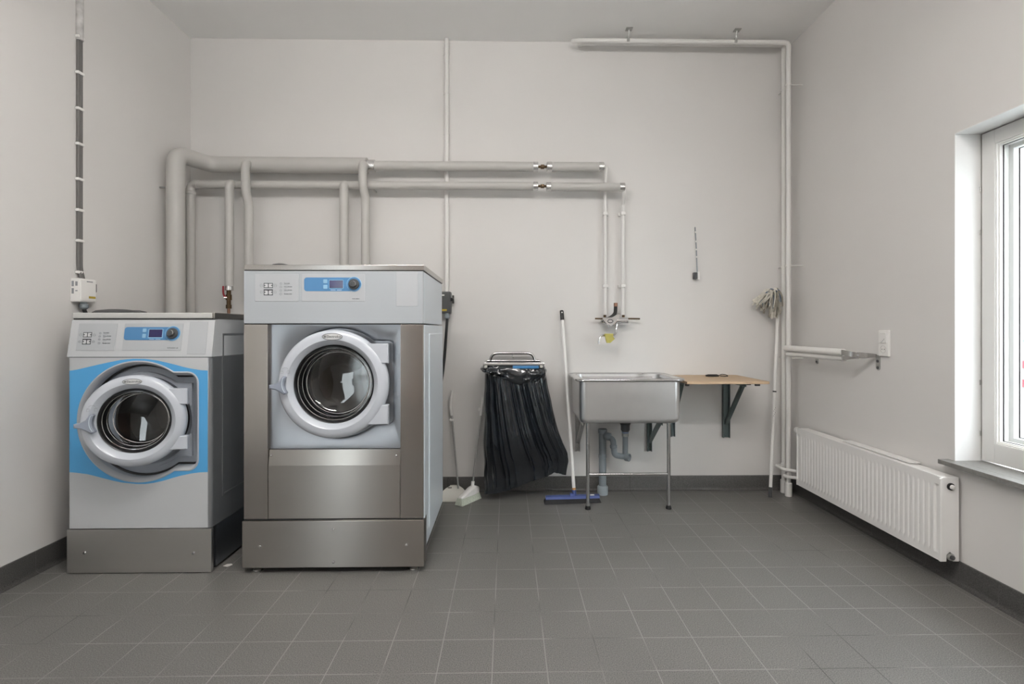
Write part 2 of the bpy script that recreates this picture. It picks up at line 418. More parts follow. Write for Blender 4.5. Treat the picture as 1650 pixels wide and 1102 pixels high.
# ================================================================== WASHING MACHINES
def keyhole(cx, cz, r, xr, zt, zb, cr, d=0, na=56, nc=6, ns=4):
    """round on the left, square shoulders on the right; d shrinks it. Always the same number of points."""
    r -= d; xr -= d; zt -= d; zb += d; cr = max(cr - d, .004)
    at = math.asin(min(.999, (zt - cz) / r)); ab = math.asin(max(-.999, (zb - cz) / r))
    pts = []
    a0, a1 = at, 2 * pi + ab
    for i in range(na + 1):
        a = a0 + (a1 - a0) * i / na; pts.append((cx + r * cos(a), cz + r * sin(a)))
    sx = pts[-1][0]
    for i in range(1, ns + 1): pts.append((sx + (xr - cr - sx) * i / (ns + 1), zb))
    for j in range(nc + 1): a = radians(-90 + 90 * j / nc); pts.append((xr - cr + cr * cos(a), zb + cr + cr * sin(a)))
    for i in range(1, 7): pts.append((xr, zb + cr + (zt - zb - 2 * cr) * i / 7))
    for j in range(nc + 1): a = radians(90 * j / nc); pts.append((xr - cr + cr * cos(a), zt - cr + cr * sin(a)))
    tx = cx + r * cos(at)
    for i in range(1, ns + 1): pts.append((xr - cr + (tx - xr + cr) * i / (ns + 1), zt))
    return pts
def radial(pts, cx, cz, r):
    out = []
    for a, b in pts:
        t = math.atan2(b - cz, a - cx); out.append((cx + r * cos(t), cz + r * sin(t)))
    return out

def controls(root, panel, T, L, model, A):
    """printed plates and knob. T(u, w, h): u across, w up, h out of the panel (metres); L(px, py) -> (u, w)"""
    def pl(name, x0, y0, x1, y1, m, r=.003, h=.0016, parent=panel, mi=0):
        a = L(x0, y1); b_ = L(x1, y0)
        mb = MB(); mb.prism(rrect(a[0], b_[0], a[1], b_[1], min(r, (b_[1] - a[1]) * .45)), T, h, 0, bev=min(.0006, h * .4))
        return mb.build(name, m, parent)
    a = A
    pl('program_plate', *a['plate1'], mat('plate_grey', (.43, .448, .468), .36) if 'plate_grey' not in bpy.data.materials else bpy.data.materials['plate_grey'])
    pl('display_plate', *a['plate2'], bpy.data.materials['plate_grey'])
    pl('blank_plate', *a['plate3'], bpy.data.materials['plate_grey'], r=.001)
    # blue lozenge with a round bulge at the knob
    x0, y0, x1, y1 = a['blue']; kx, ky, kr = a['knob']
    A0 = L(x0, y1); A1 = L(x1, y0); K = L(kx, ky); KR = L(kx + kr, ky)[0] - K[0]
    mb = MB(); mb.prism(rrect(A0[0], K[0], A0[1], A1[1], .014), T, .0028, .001, bev=.0004)
    blue = mb.build('blue_strip', BLUE2, panel)
    mb = MB(); circ = [(K[0] + KR * cos(2 * pi * i / 48), K[1] + KR * sin(2 * pi * i / 48)) for i in range(48)]
    mb.prism(circ, T, .0042, .001, bev=.0008); mb.build('knob_disc', BLUEL, blue)
    circ = [(K[0] + KR * .93 * cos(2 * pi * i / 48), K[1] + KR * .93 * sin(2 * pi * i / 48)) for i in range(48)]
    mb = MB(); mb.prism(circ, T, .0048, .001, bev=.0004); mb.build('knob_field', BLUE2, blue)
    mb = MB()
    c0 = T(K[0], K[1], 0); n_ = (T(K[0], K[1], 1) - c0)
    R1 = KR * .72
    mb.lathe([(R1, .003), (R1, .010), (R1 * .93, .013), (R1 * .62, .014), (R1 * .58, .024), (R1 * .5, .027), (0, .0275)], c0, n_, 40)
    mb.build('knob', DKGREY, panel)
    mb = MB(); ar = [T(K[0] + R1 * .52 * cos(t), K[1] + R1 * .52 * sin(t), .0265) for t in [radians(-30 + 10 * i) for i in range(12)]]
    mb.tube(ar, .0012, 6); mb.build('knob_highlight_ring', CHROME, panel)
    pl('display_frame', *a['dispf'], BLUEL, r=.003, h=.0034)
    pl('display', *a['disp'], SCREEN, r=.001, h=.0042)
    for bx in a['btns']: pl('button', *bx, BLUEL, r=.003, h=.0046)
    for bx in a['dash']: pl('light_marking', *bx, mat('white_print', (.6, .7, .78), .5) if 'white_print' not in bpy.data.materials else bpy.data.materials['white_print'], r=.0004, h=.0032)
    # detergent diagram: two dark frames with two light compartments each
    mb = MB(); ml = MB()
    for (x0, y0, x1, y1), rounded in a['diag']:
        p = L(x0, y1); q = L(x1, y0); xm = (p[0] + q[0]) / 2; hh = q[1] - p[1]; ww = q[0] - p[0]
        mb.prism(rrect(p[0], q[0], p[1], q[1], .001), T, .0021, .0015)
        for sx in (-1, 1):
            xa = xm + sx * ww * .05; xb = xm + sx * ww * .43
            lo, hi = min(xa, xb), max(xa, xb)
            ml.prism(rrect(lo, hi, p[1] + hh * .13, q[1] - hh * (.2 if rounded else .13), .0045 if rounded else .001), T, .0026, .002)
            mb.prism(rrect(*( (xb - .001, xb + .006) if sx < 0 else (xb - .006, xb + .001)), p[1] + hh * .42, p[1] + hh * .6, .001), T, .003, .002)
    o1 = mb.build('compartment_diagram', INK, panel); ml.build('diagram_field', mat('plate_light', (.56, .57, .58), .4) if 'plate_light' not in bpy.data.materials else bpy.data.materials['plate_light'], o1)
    for cx, cy, rr in a['icons']:
        mb = MB(); K2 = L(cx, cy); q = abs(L(cx + rr, cy)[0] - K2[0])
        ic = [T(K2[0] + q * cos(2 * pi * i / 20), K2[1] + q * sin(2 * pi * i / 20), .002) for i in range(20)]
        mb.tube(ic, .0007, 5, closed=True)
        mb.tube([ic[18], T(K2[0], K2[1] + q * .5, .002), ic[12]], .0007, 5)
        mb.build('program_icon', INKL, panel)
    up = (T(0, 1, 0) - T(0, 0, 0)); tilt = math.atan2(up.y, up.z)
    for word, x, y, sz, m in a['words']:
        q = L(x, y); text('printed_words', word, sz, m, panel, T(q[0], q[1], .0022), (pi / 2 - tilt, 0, 0), 'LEFT', sx=1.1)
    q = L(*a['model']); text('model_lettering', model, a['msize'], INK, panel, T(q[0], q[1], .0022), (pi / 2 - tilt, 0, 0), 'CENTER', sx=1.25)

def door(root, hinge, phi, w_c, zc, R, ri, flx, fl, name='door', logo_h=.022, glass_back=.09, bump=.03):
    """Round porthole door. hinge = (x, y) of the hinge line, w_c = distance from hinge to the centre,
    R outer radius, ri opening radius; fl = (z0, z1) pairs of the hinge flanges."""
    M = Mx.Translation((hinge[0], hinge[1], zc)) @ Mx.Rotation(phi, 4, 'Z')
    c = V((-w_c, 0, 0)); out = V((0, -1, 0))
    mb = MB(M); D = .046
    prof = [(ri, .0), (ri, .018), (ri + .004, .026), (ri + .020, D - .004), (ri + .026, D), (R - .028, D - .002), (R - .012, D - .008), (R - .003, D - .018), (R, D - .028), (R, 0), (ri, 0)]
    mb.lathe(prof, c, out, 88)
    for z0, z1 in fl:
        q = R - .016; ol = [(flx, z0), (flx, z1)] + [(-w_c + math.sqrt(q * q - z * z), z) for z in [z1 + (z0 - z1) * i / 10 for i in range(11)]]
        mb.prism(ol, lambda a, b, h: V((a, h, b)), -D + .009, -.004, bev=.004)
    dr = mb.build(name, DOORG, root, 30)
    mb = MB(M); mb.lathe([(ri + .002, .016), (ri - .003, .020), (ri - .008, .016), (ri - .011, .006), (ri - .014, -.03), (ri - .02, -.05), (ri - .002, -.05), (ri + .002, .016)], c, out, 80)
    mb.build('gasket', GASKET, dr)
    g = ri - .013
    mb = MB(M); mb.lathe([(g, .002), (g * .97, .006), (g * .95, .007), (g * .93, .0), (g * .92, -.02), (g * .87, -glass_back * .75), (g * .82, -glass_back), (g * .5, -glass_back - .008), (0, -glass_back - .01)], c, out, 72)
    mb.build('glass_bowl', BOWL, dr, 60)
    for rr, hh, th in ((g * .985, .004, .0022), (g * .86, -glass_back * .8, .0030), (g * .91, -.02, .0018)):
        mb = MB(M); mb.tube([c + V((rr * cos(2 * pi * i / 72), -hh, rr * sin(2 * pi * i / 72))) for i in range(72)], th, 8, closed=True)
        mb.build('metal_ring', CHROME, dr)
    # lever handle
    s = R / .275
    ol = [(-.0, .003), (.035, .008), (.07, .028), (.092, .062), (.104, .068), (.117, .058), (.108, .03), (.105, .0), (.112, -.03), (.125, -.052), (.122, -.062), (.105, -.070), (.08, -.052), (.045, -.033), (0, -.024)]
    hx = -w_c - R - (.027 if R > .25 else .006); hk = .68
    ol = [(hx + a * hk, b * hk) for a, b in ol]
    mb = MB(M); mb.prism(ol, lambda a, b, h: V((a, h, b)), -D - .024, -D + .004, bev=.006)
    mb.build('door_handle', HANDLE, dr, 25)
    mb = MB(M); cr = [(.104, .058), (.094, .03), (.093, 0), (.100, -.03), (.114, -.052)]
    mb.tube(fillet([V((hx + a * hk, -D - .0245, b * hk)) for a, b in cr], .02), .0016, 8); mb.build('handle_rim', mat('pale_rim', (.6, .68, .74), .2), dr)
    # padlock marks
    mb = MB(M)
    mx_ = -w_c - R + (.044 if R > .25 else .060); mz_ = .064
    for k, (a, b) in enumerate(((-.016, 0), (.016, .001))):
        q = V((mx_ + a, -D - .0008, mz_ + b)); u = .0062
        mb.tube([q + V((-u, 0, -u)), q + V((u, 0, -u)), q + V((u, 0, u * .6)), q + V((-u, 0, u * .6))], .0007, 5, closed=True)
        mb.tube([q + V((-u * .6, 0, u * .6)), q + V((-u * .5, 0, u * 1.4)), q + V((u * .5, 0, u * 1.4)), q + V((u * .6, 0, u * (.6 if k else 1.1)))], .0007, 5)
    mb.tube([V((mx_ + .014 * sin(t), -D - .0008, mz_ + .013 + .009 * cos(t))) for t in [radians(-80 + 20 * i) for i in range(9)]], .0007, 5)
    mb.build('padlock_marks', INKL, dr)
    # oval badge
    zb = (R + ri) / 2 + .004; a, b_ = .049 * s, .0165 * s
    ov = [(-w_c + a * cos(2 * pi * i / 48), zb + b_ * sin(2 * pi * i / 48)) for i in range(48)]
    mb = MB(M); mb.prism(ov, lambda x, z, h: V((x, h, z)), -D - .002, -D + .004, bev=.0005)
    mb.build('badge', mat('badge_field', (.60, .61, .61), .3), dr)
    mb = MB(M); mb.tube([V((x, -D - .0022, z)) for x, z in ov], .0011 * s, 6, closed=True); mb.build('badge_outline', INK, dr)
    text('badge_lettering', 'Electrolux', .0185 * s, INK, dr, (-w_c + .008 * s, -D - .0028, zb), M=M, ext=.0004, sx=.95)
    mb = MB(M)
    x0 = -w_c - .0365 * s; q = .0055 * s
    mb.box((x0 - q, -D - .003, zb - q), (x0 + q, -D - .001, zb + q))
    for t in (-.5, 0, .5): mb.box((x0 - q * .9, -D - .0034, zb + t * q * 1.1 - q * .1), (x0 + q * .7, -D - .003, zb + t * q * 1.1 + q * .1), mi=1)
    mb.build('badge_emblem', [INK, bpy.data.materials['badge_field']], dr)
    return dr, M @ c

def drum(root, c, r, y0, depth, name='drum'):
    mb = MB(); mb.lathe([(r * .80, 0), (r * .84, .012), (r, .03), (r, depth), (r * .7, depth + .02), (0, depth + .01)], (c.x, y0, c.z), 'y', 64)
    for k in range(3):
        a = radians(90 + 120 * k + 14); p = V((c.x + r * .93 * cos(a), 0, c.z + r * .93 * sin(a)))
        mb.tube([V((p.x, y0 + .05, p.z)), V((p.x, y0 + depth - .02, p.z))], r * .14, 12)
    return mb.build(name, DRUM, root, 50)

# ---------------- small machine with the blue front
yF, yBk = 2.655, 3.34
ax0, ax1 = fx(108.5, yF), fx(340.5, yF)
zpl, zbody, zct = fz(851, yF, 225), fz(576, yF, 225), 1.293
A = thing('washing_machine', ((ax0 + ax1) / 2, (yF + yBk) / 2, 0), 'smaller washing machine with a blue front band and a door standing ajar', 'washing machine', 'front loading washing machines')
cxA, czA = fx(224, yF), fz(679, yF, 224)
xrA = fx(320.5, yF); ztA, zbA = fz(599, yF, 300), fz(758, yF, 300)
rA = .308
KH = lambda d: keyhole(cxA, czA, rA, xrA, ztA, zbA, .055, d)
def PX(lst, y): return [(onY(px, py, y).x, onY(px, py, y).z) for px, py in lst]
up_c = PX([(108.5, 597), (124, 595.5), (141, 591.5), (158, 587.5), (174, 584), (194, 580), (214.5, 578), (234, 578.3), (252.6, 580.6), (268, 584), (283, 587.7), (296, 591.2), (308.5, 594), (323, 596.3), (340.5, 597)], yF)
lo_c = PX([(108.5, 761), (124, 761.8), (141, 764), (153, 767), (166, 770.4), (181, 774.2), (197, 777.5), (219.6, 779.8), (234, 779.8), (247.5, 778), (263, 774.6), (278, 770), (293, 766), (308.5, 762.8), (323, 761), (340.5, 760.5)], yF)
rc = .018                                  # rounded front edges
fy = lambda a, b: V((a, yF, b))
mb = MB()
L0, R0 = ax0 + rc, ax1 - rc
cl = lambda pts: [(min(max(a, L0), R0), b) for a, b in pts]
u2, l2 = cl(up_c), cl(lo_c)
mb.holed(u2 + l2[::-1], [KH(0)], fy, 1)
mb.holed([(L0, zbody)] + u2 + [(R0, zbody)], [], fy, 0)
mb.holed([(L0, zpl)] + l2 + [(R0, zpl)], [], fy, 0)
for sx, x in ((-1, ax0), (1, ax1)):
    xc = x - sx * rc
    for z0, z1, mi in ((zpl, l2[0][1], 0), (l2[0][1], u2[0][1], 1 if sx < 0 else 0), (u2[0][1], zbody, 0)):
        loops = [[V((xc + sx * rc * sin(a), yF + rc - rc * cos(a), z)) for a in [radians(15 * i) for i in range(7)]] for z in (z0, z1)]
        mb.loft(loops, (2 if sx > 0 else mi), closed=False)
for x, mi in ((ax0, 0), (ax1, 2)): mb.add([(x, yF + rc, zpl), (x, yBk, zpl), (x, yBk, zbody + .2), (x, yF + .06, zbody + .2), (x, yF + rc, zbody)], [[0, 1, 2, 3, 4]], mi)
mb.add([(ax0, yBk, zpl), (ax1, yBk, zpl), (ax1, yBk, zct), (ax0, yBk, zct)], [[0, 1, 2, 3]], 0)
mb.add([(ax0, yF + rc, zpl), (ax0, yBk, zpl), (ax1, yBk, zpl), (ax1, yF + rc, zpl)], [[0, 1, 2, 3]], 0)
SIDESHADE = mat('machine_side_shaded', (.30, .31, .32), .3, .75)  # side coloured darker to carry the shade between the machines
cab = mb.build('cabinet', [MACH, BLUE, SIDESHADE], A, 45)
# embossed frame on the right side of the cabinet
mb = MB(); ring(mb, ax1 - .002, ax1 + .0035, yF + .10, yBk - .06, .36, 1.22, .012, .0015); mb.build('side_panel', SIDESHADE, A)
MB().box((ax0 + .003, yF + .005, zbody - .0005), (ax1 - .003, yBk - .01, zbody + .0035)).build('gap_shade_strip', RUBBER, A)  # black strips set in the seams as their shade
MB().box((ax0 + .003, yF + .034, zct - .001), (ax1 - .003, yBk - .01, zct + .005)).build('gap_shade_strip', RUBBER, A)
# dished recess round the door
mb = MB()
def lp(pts, y): return [V((a, yF + y, b)) for a, b in pts]
k0 = KH(0)
mb.loft([lp(k0, 0), lp(KH(-.002), -.003), lp(KH(.004), -.005), lp(KH(.013), .002), lp(KH(.019), .018)], 0)
mb.loft([lp(KH(.019), .018), lp(KH(.022), .062), lp(KH(.06), .056), lp(KH(.062), .044), lp(radial(k0, cxA + .02, czA, .225), .038), lp(radial(k0, cxA + .02, czA, .205), .075), lp(radial(k0, cxA + .02, czA, .185), .075)], 1)
mb.build('door_recess', [mat('lip_grey', (.42, .44, .47), .3), DISH], A, 40)
mb = MB(); mb.tube(lp(KH(.0245), .050), .0065, 8, closed=True); mb.build('recess_shade_ring', GASKET, A)  # black tube added as the dark shade in the recess gap
mb = MB(); mb.lathe([(.19, .074), (.185, .06), (.172, .058), (.165, .07), (.166, .13), (.19, .13)], (cxA + .02, yF, czA), 'y', 64); mb.build('drum_seal', GASKET, A)
drum(A, V((cxA + .02, 0, czA)), .205, yF + .10, .30)
# control head leaning back a little
sl_ = .032
tb = V((0, sl_, zct - zbody)); tl = tb.length; tn = tb.normalized(); nn = V((0, -tn.z, tn.y))
zc0 = zbody + .003
def TA(u, w_, h): return V((u, yF - .001, zc0)) + tn * w_ + nn * h
def LA(px, py):
    d_ = ray(px, py); p0 = V((0, yF - .001, zc0)); o = V((0, 0, H))
    t = (p0 - o).dot(nn) / d_.dot(nn); q = o + d_ * t - p0
    return (q.x, q.dot(tn))
mb = MB()
prof = [(yF - .001, zc0), (yF + sl_ - .002, zct - .012), (yF + sl_ + .002, zct - .003), (yF + sl_ + .012, zct), (yBk, zct), (yBk, zc0)]
mb.loft([[V((x, a, b)) for a, b in prof] for x in (ax0 - .002, ax1 + .002)], cap0=True, cap1=True)
head = mb.build('control_panel', MACH, A, 30)
AA = dict(plate1=(122, 521, 190, 565), plate2=(196.5, 521, 296, 565), plate3=(301, 518.5, 336, 571), blue=(199.5, 527, 285, 548), knob=(279, 537.5, 12.3),
          dispf=(238.5, 530, 264, 545), disp=(240, 531, 262.8, 543.5), btns=[(230.5, 529.5, 237, 535.2), (229.7, 538, 236.3, 544.5)],
          dash=[(241, 546.2, 249, 547), (251, 546.2, 259, 547)],
          diag=[((134, 535.5, 149, 543.5), 0), ((132.5, 546, 147.5, 555), 1)],
          icons=[(130.5, 539.5, 2.2), (152.5, 539.8, 2.2), (129, 550.5, 2), (151, 550.5, 2), (162, 537, 1.6), (161.3, 542, 1.6), (160.5, 547, 1.6), (160, 553, 1.8)],
          words=[('Förtvätt', 167, 536.2, .0082, INK), ('Program 1', 167, 538.5, .0052, INKL), ('Huvudtvätt', 166.6, 541.5, .0082, INK), ('Pulver', 166.4, 543.6, .0052, INKL), ('Huvudtvätt', 166, 547, .0082, INK), ('Flytande', 165.8, 549.3, .0052, INKL), ('Sköljmedel', 165.3, 553, .0082, INK)],
          model=(278.5, 560.8), msize=.0088)
controls(A, head, TA, LA, 'W4105H LE', AA)
# lid
mb = MB()
mb.box((ax0 + .001, yF + sl_ - .006, zct + .004), (ax1 - .012, yBk, zct + .034), .006, 0, 3)
mb.box((ax1 - .011, yF + sl_ - .007, zct + .002), (ax1 + .003, yBk, zct + .035), .006, 1, 3)
mb.build('lid', [mat('lid_grey', (.50, .50, .49), .3), steel('lid_steel', (.33, .31, .29), .3)], A)
for (px, y, r, h) in ((190, 3.02, .118, .030), (216, 3.16, .072, .030)):
    c0 = V((fx(px, y), y, zct + .034)); mb = MB(); mb.lathe([(r, 0), (r, h * .35), (r * .85, h * .75), (r * .4, h), (0, h)], c0, 'z', 40); mb.build('soap_box_cap', DKGREY, A)
# plinth
mb = MB(); mb.box((ax0 - .001, yF - .003, .004), (ax1 + .002, yF + .017, zpl - .004), .002); pl_ = mb.build('plinth_panel', STEELA, A)
for px in (136.5, 312): mb = MB(); p = onY(px, 891, yF - .003); mb.lathe([(0, .006), (.006, .005), (.007, 0)], p, (0, -1, 0), 16); mb.build('screw', CHROME, pl_)
mb = MB(); mb.box((ax0 + .02, yF + .05, .012), (ax1 - .002, yBk, zpl - .002), .002); mb.build('base_frame', [steel('base_steel', (.30, .33, .36), .35)], A)
mb = MB(); mb.box((ax0 + .01, yF + .02, .02), (ax1 - .012, yF + .052, zpl - .001)); mb.build('gap_shade_strip', RUBBER, A)
for x in (ax0 + .08, ax1 - .08):
    for y in (yF + .1, yBk - .1): MB().cyl((x, y, 0), (x, y, .014), .025).build('foot', GALV, A)
hx = fx(313, 2.63)
door(A, (hx, 2.648), radians(15), .262, fz(677, 2.58, 225), 0.2245, .158, -.030, ((.075, .155), (-.150, -.082)), glass_back=.085)

# ---------------- large machine in steel
gF, gB = 2.650, 3.41
bx0, bx1 = fx(392.5, gF), fx(682, gF)
B = thing('washing_machine', ((bx0 + bx1) / 2, (gF + gB) / 2, 0), 'larger stainless steel washing machine in the middle, door closed', 'washing machine', 'front loading washing machines')
zt, zs, zk, zg, zp0 = fz(435.5, gF, 540), fz(522, gF, 540), fz(724.5, gF, 540), fz(836.5, gF, 540), .030
zf = fz(750, gF, 540)
cL, cR = fx(431.5, gF), fx(645, gF)
cxB, czB = fx(540.5, gF), fz(618, gF, 540)
# upper grey housing
mb = MB(); mb.box((bx0, gF, zs + .002), (bx1, gB, zt - .003), .004, 0)
mb.box((bx1 - .004, gF + .012, zs + .004), (bx1 + .0015, gB - .02, zt - .006), .001, 1)
MB().box((bx0 + .003, gF + .004, zt - .004), (bx1 - .003, gB - .01, zt + .001)).build('gap_shade_strip', RUBBER, B)  # solid black strips stand in for shade between the sheets
MB().box((bx0 + .003, gF + .004, zg - .004), (bx1 - .003, gF + .06, zg + .004)).build('gap_shade_strip', RUBBER, B)
MB().box((bx0 + .003, gF + .004, zs - .003), (bx1 - .003, gF + .02, zs + .003)).build('gap_shade_strip', RUBBER, B)
headB = mb.build('control_panel', [mat('housing_grey', (.385, .41, .435), .33), MACHW], B)
def TB(u, w_, h): return V((u, gF - h, w_))
def LB(px, py): p = onY(px, py, gF); return (p.x, p.z)
BB = dict(plate1=(411, 441.5, 481.5, 485.5), plate2=(486.5, 441.5, 588, 485.5), plate3=(638.5, 438.5, 673, 493.5), blue=(490.3, 447.2, 572, 469.2), knob=(570.8, 458, 12),
          dispf=(530.2, 451, 553.8, 465.2), disp=(531.2, 451.8, 553, 464.2), btns=[(521.3, 450.3, 527.8, 456.5), (521.3, 459, 527.8, 465.5)],
          dash=[(533, 466.8, 541, 467.8), (543, 466.8, 551, 467.8)],
          diag=[((425.2, 456, 440, 464), 0), ((425.2, 466.2, 440, 475.8), 1)],
          icons=[(421.5, 460, 2.4), (443.8, 460, 2.3), (421.5, 470.5, 2.1), (443.6, 470.6, 2.1), (453, 457, 1.8), (452.8, 462.3, 1.8), (452.7, 468, 1.8), (452.7, 473.6, 1.9)],
          words=[('Förtvätt', 458, 456.6, .0082, INK), ('Program 1', 458, 458.8, .0052, INKL), ('Huvudtvätt', 458, 462, .0082, INK), ('Pulver', 458, 464.3, .0052, INKL), ('Huvudtvätt', 458, 467.5, .0082, INK), ('Flytande', 458, 469.7, .0052, INKL), ('Sköljmedel', 458, 473.7, .0082, INK)],
          model=(573.6, 481.5), msize=.0082)
controls(B, headB, TB, LB, 'W4180H', BB)
# body
BK = lambda d: keyhole(cxB + .006, czB, .288, fx(634, gF + .02), fz(547.5, gF, 560), fz(686, gF, 560), .03, d)
yP = gF + .03
mb = MB()
mb.holed([(cL, zk), (cL, zs), (cR, zs), (cR, zk)], [BK(0)], lambda a, b: V((a, yP, b)))
def lq(pts, y): return [V((a, yP + y, b)) for a, b in pts]
kb = BK(0)
mb.loft([lq(kb, 0), lq(BK(.003), .002), lq(BK(.006), .014), lq(radial(kb, cxB, czB, .23), .014), lq(radial(kb, cxB, czB, .20), .05), lq(radial(kb, cxB, czB, .178), .05)])
mb.build('front_panel', [steel('front_steel', (.42, .445, .48), .36, (160, 160, .6), .5)], B, 40)
mb = MB()
mb.box((bx0, gF, zg + .003), (cL, gF + .06, zs - .002), .003); mb.build('front_column', STEELV, B)
mb = MB(); mb.box((cR, gF, zg + .003), (bx1, gF + .06, zs - .002), .003); mb.build('front_column', STEELV, B)
mb = MB()
cLp, cRp = cL + .002, cR - .002
kp = [(gF + .002, zg + .004), (gF + .002, zf), (gF + .014, zk - .002), (gF + .05, zk - .002), (gF + .05, zg + .004)]
mb.loft([[V((x, a, b)) for a, b in kp] for x in (cLp, cRp)], cap0=True, cap1=True)
kick = mb.build('lower_panel', STEEL, B, 4)
for px in (437, 639): MB().lathe([(0, .005), (.005, .004), (.006, 0)], onY(px, 734, gF + .009), (0, -1, 0), 16).build('screw', CHROME, kick)
# side and back sheets
mb = MB()
mb.box((bx1 - .012, gF + .022, .10), (bx1 + .004, gB, zs - .004), .006, 0, 3)
mb.box((bx1 - .006, gF + .16, .16), (bx1 + .010, gB - .03, zs - .05), .014, 0, 4)
mb.build('side_panel', MACHW, B)
MB().box((bx0, gF + .06, .10), (bx0 + .012, gB, zs - .004), .004).build('side_panel', MACHW, B)
MB().box((bx0 + .02, gB - .012, .10), (bx1 - .02, gB, zs)).build('back_panel', GALV, B)
mb = MB(); mb.box((bx0 + .012, gF + .065, .09), (bx1 - .015, gB - .012, .10)); mb.build('base_frame', RUBBER, B)
drum(B, V((cxB, 0, czB)), .25, gF + .11, .34)
mb = MB(); mb.lathe([(.20, .055), (.182, .06), (.176, .075), (.18, .13), (.20, .13)], (cxB, gF + .02, czB), 'y', 64); mb.build('drum_seal', GASKET, B)
# top sheet, plinth, feet, caps
MB().box((bx0 + .004, gF - .003, zt), (bx1 + .006, gB + .004, zt + .028), .003).build('top_sheet', [steel('top_steel', (.46, .44, .42), .25, (.6, 1, 70))], B)
mb = MB(); mb.box((bx0 - .001, gF - .014, zp0), (bx1 + .006, gF + .07, zg - .003), .003); pl_ = mb.build('plinth_panel', STEEL, B)
for px, py in ((419, 880.5), (655, 877.5), (537.5, 852.5), (537.5, 905.5)):
    MB().lathe([(0, .006), (.006, .005), (.0075, 0)], onY(px, py, gF - .014), (0, -1, 0), 16).build('screw', CHROME, pl_)
for x in (fx(416, gF + .03), fx(667, gF + .03)):
    for y in (gF + .03, gB - .08): MB().lathe([(0, 0), (.024, 0), (.026, .006), (.022, .012), (.010, .016), (.010, .09), (0, .09)], (x, y, 0), 'z', 24).build('foot', CHROME, B)
MB().lathe([(.062, 0), (.062, .045), (.05, .068), (.02, .075), (0, .076)], (fx(453, 3.2), 3.2, zt + .028), 'z', 32).build('vent_cap', DKGREY, B)
hxB = fx(631, 2.645)
door(B, (hxB, 2.655), radians(2.5), .287, czB, .2745, .199, -.013, ((.105, .205), (-.205, -.105)), glass_back=.07, bump=.05)

# ================================================================== PIPES
def pt(px, py, y): return onY(px, py, y)
yU, yL = 3.855, 3.845
def foil(parent, a, b, r, name='foil_band'):
    MB().cyl(a, b, r, 28, bev=.002).build(name, FOIL, parent)
def valve(parent, a, b, r):
    a, b = V(a), V(b); mb = MB(); d_ = (b - a)
    mb.cyl(a, b, r * .75, 12); mb.cyl(a + d_ * .3, a + d_ * .7, r * 1.25, 6)
    mb.cyl(a + d_ * .5 - V((0, 0, 0)), a + d_ * .5 + V((0, -.028, 0)), r * .6, 10)
    mb.build('shut_off_valve', BRASS, parent)
# upper run
zU = fz(266, yU, 430); xV = -2.295; yV = 3.61
U = thing('water_pipe', (xV, yV, .0), 'thick grey lagged water pipe, the upper run along the back wall', 'pipe')
mb = MB(); mb.tube([V((xV, yV, .0)), V((xV, yV, zU)), V((xV, yV + .001, zU)) + V((.105, .24, 0)), V((fx(592, yU), yU, zU))], .058, 28, fil=.085); mb.build('main_run', PIPE, U, 60)
zU2 = fz(268, yU, 735)
mb = MB(); mb.tube([V((fx(590, yU), yU, zU2)), V((fx(866, yU), yU, zU2))], .036, 24); mb.build('narrow_run', PIPE, U)
foil(U, (fx(592, yU), yU, zU2), (fx(604.5, yU), yU, zU2), .045)
foil(U, (fx(859, yU), yU, zU2), (fx(867, yU), yU, zU2), .0375)
valve(U, (fx(867, yU), yU, zU2), (fx(881, yU), yU, zU2), .013)
mb = MB(); mb.tube([V((fx(881, yU), yU, zU2)), V((fx(971, yU), yU, zU2))], .036, 24); mb.build('end_run', PIPE, U)
foil(U, (fx(881, yU), yU, zU2), (fx(889.5, yU), yU, zU2), .0375)
foil(U, (fx(964.5, yU), yU, zU2), (fx(972.5, yU), yU, zU2), .0375)
def branch(parent, px1, py1, px2, ybend0, ybend1, py3, r, y1, y2):
    p1, p2, p3, p4 = pt(px1, py1, y1), pt(px1 + .5, ybend0, y1), pt(px2, ybend1, y2), pt(px2, py3, y2)
    p4.x = p3.x
    mb = MB(); mb.tube([V((p1.x, yU, p1.z)), p1 + V((0, 0, .001)), p2, p3, p4], r, 22, fil=.045); mb.build('branch_pipe', PIPE, parent, 60)
branch(U, 395.5, 262, 401, 310, 328, 470, .031, yU - .085, 3.80)
branch(U, 584.3, 264, 589, 302, 318, 470, .031, yU - .085, 3.80)
# lower run
zL = fz(298.5, yL, 560); xv = -2.335
Lp = thing('water_pipe', (xv, yL, .0), 'slimmer grey lagged water pipe, the lower run along the back wall', 'pipe')
mb = MB(); mb.tube([V((xv, yL, .0)), V((xv, yL, zL)), V((fx(859, yL), yL, zL))], .030, 22, fil=.045); mb.build('main_run', PIPE, Lp, 60)
mb = MB(); mb.cyl((fx(313, yL), yL, zL), (fx(319, yL), yL, zL), .0325, 24, bev=.002); mb.cyl((xv, yL, zL - .075), (xv, yL, zL - .05), .0325, 24, bev=.002); mb.build('elbow_sleeve', PIPE, Lp)
foil(Lp, (fx(859, yL), yL, zL), (fx(867, yL), yL, zL), .032)
valve(Lp, (fx(867, yL), yL, zL), (fx(881, yL), yL, zL), .012)
mb = MB(); mb.tube([V((fx(881, yL), yL, zL - .004)), V((fx(1006, yL), yL, zL - .004))], .031, 22); mb.build('end_run', PIPE, Lp)
foil(Lp, (fx(880, yL), yL, zL - .004), (fx(888, yL), yL, zL - .004), .0325)
foil(Lp, (fx(998, yL), yL, zL - .004), (fx(1006.5, yL), yL, zL - .004), .0325)
p = pt(369.5, 300, yL - .055)
z_end = fz(461, yL - .055, 369)
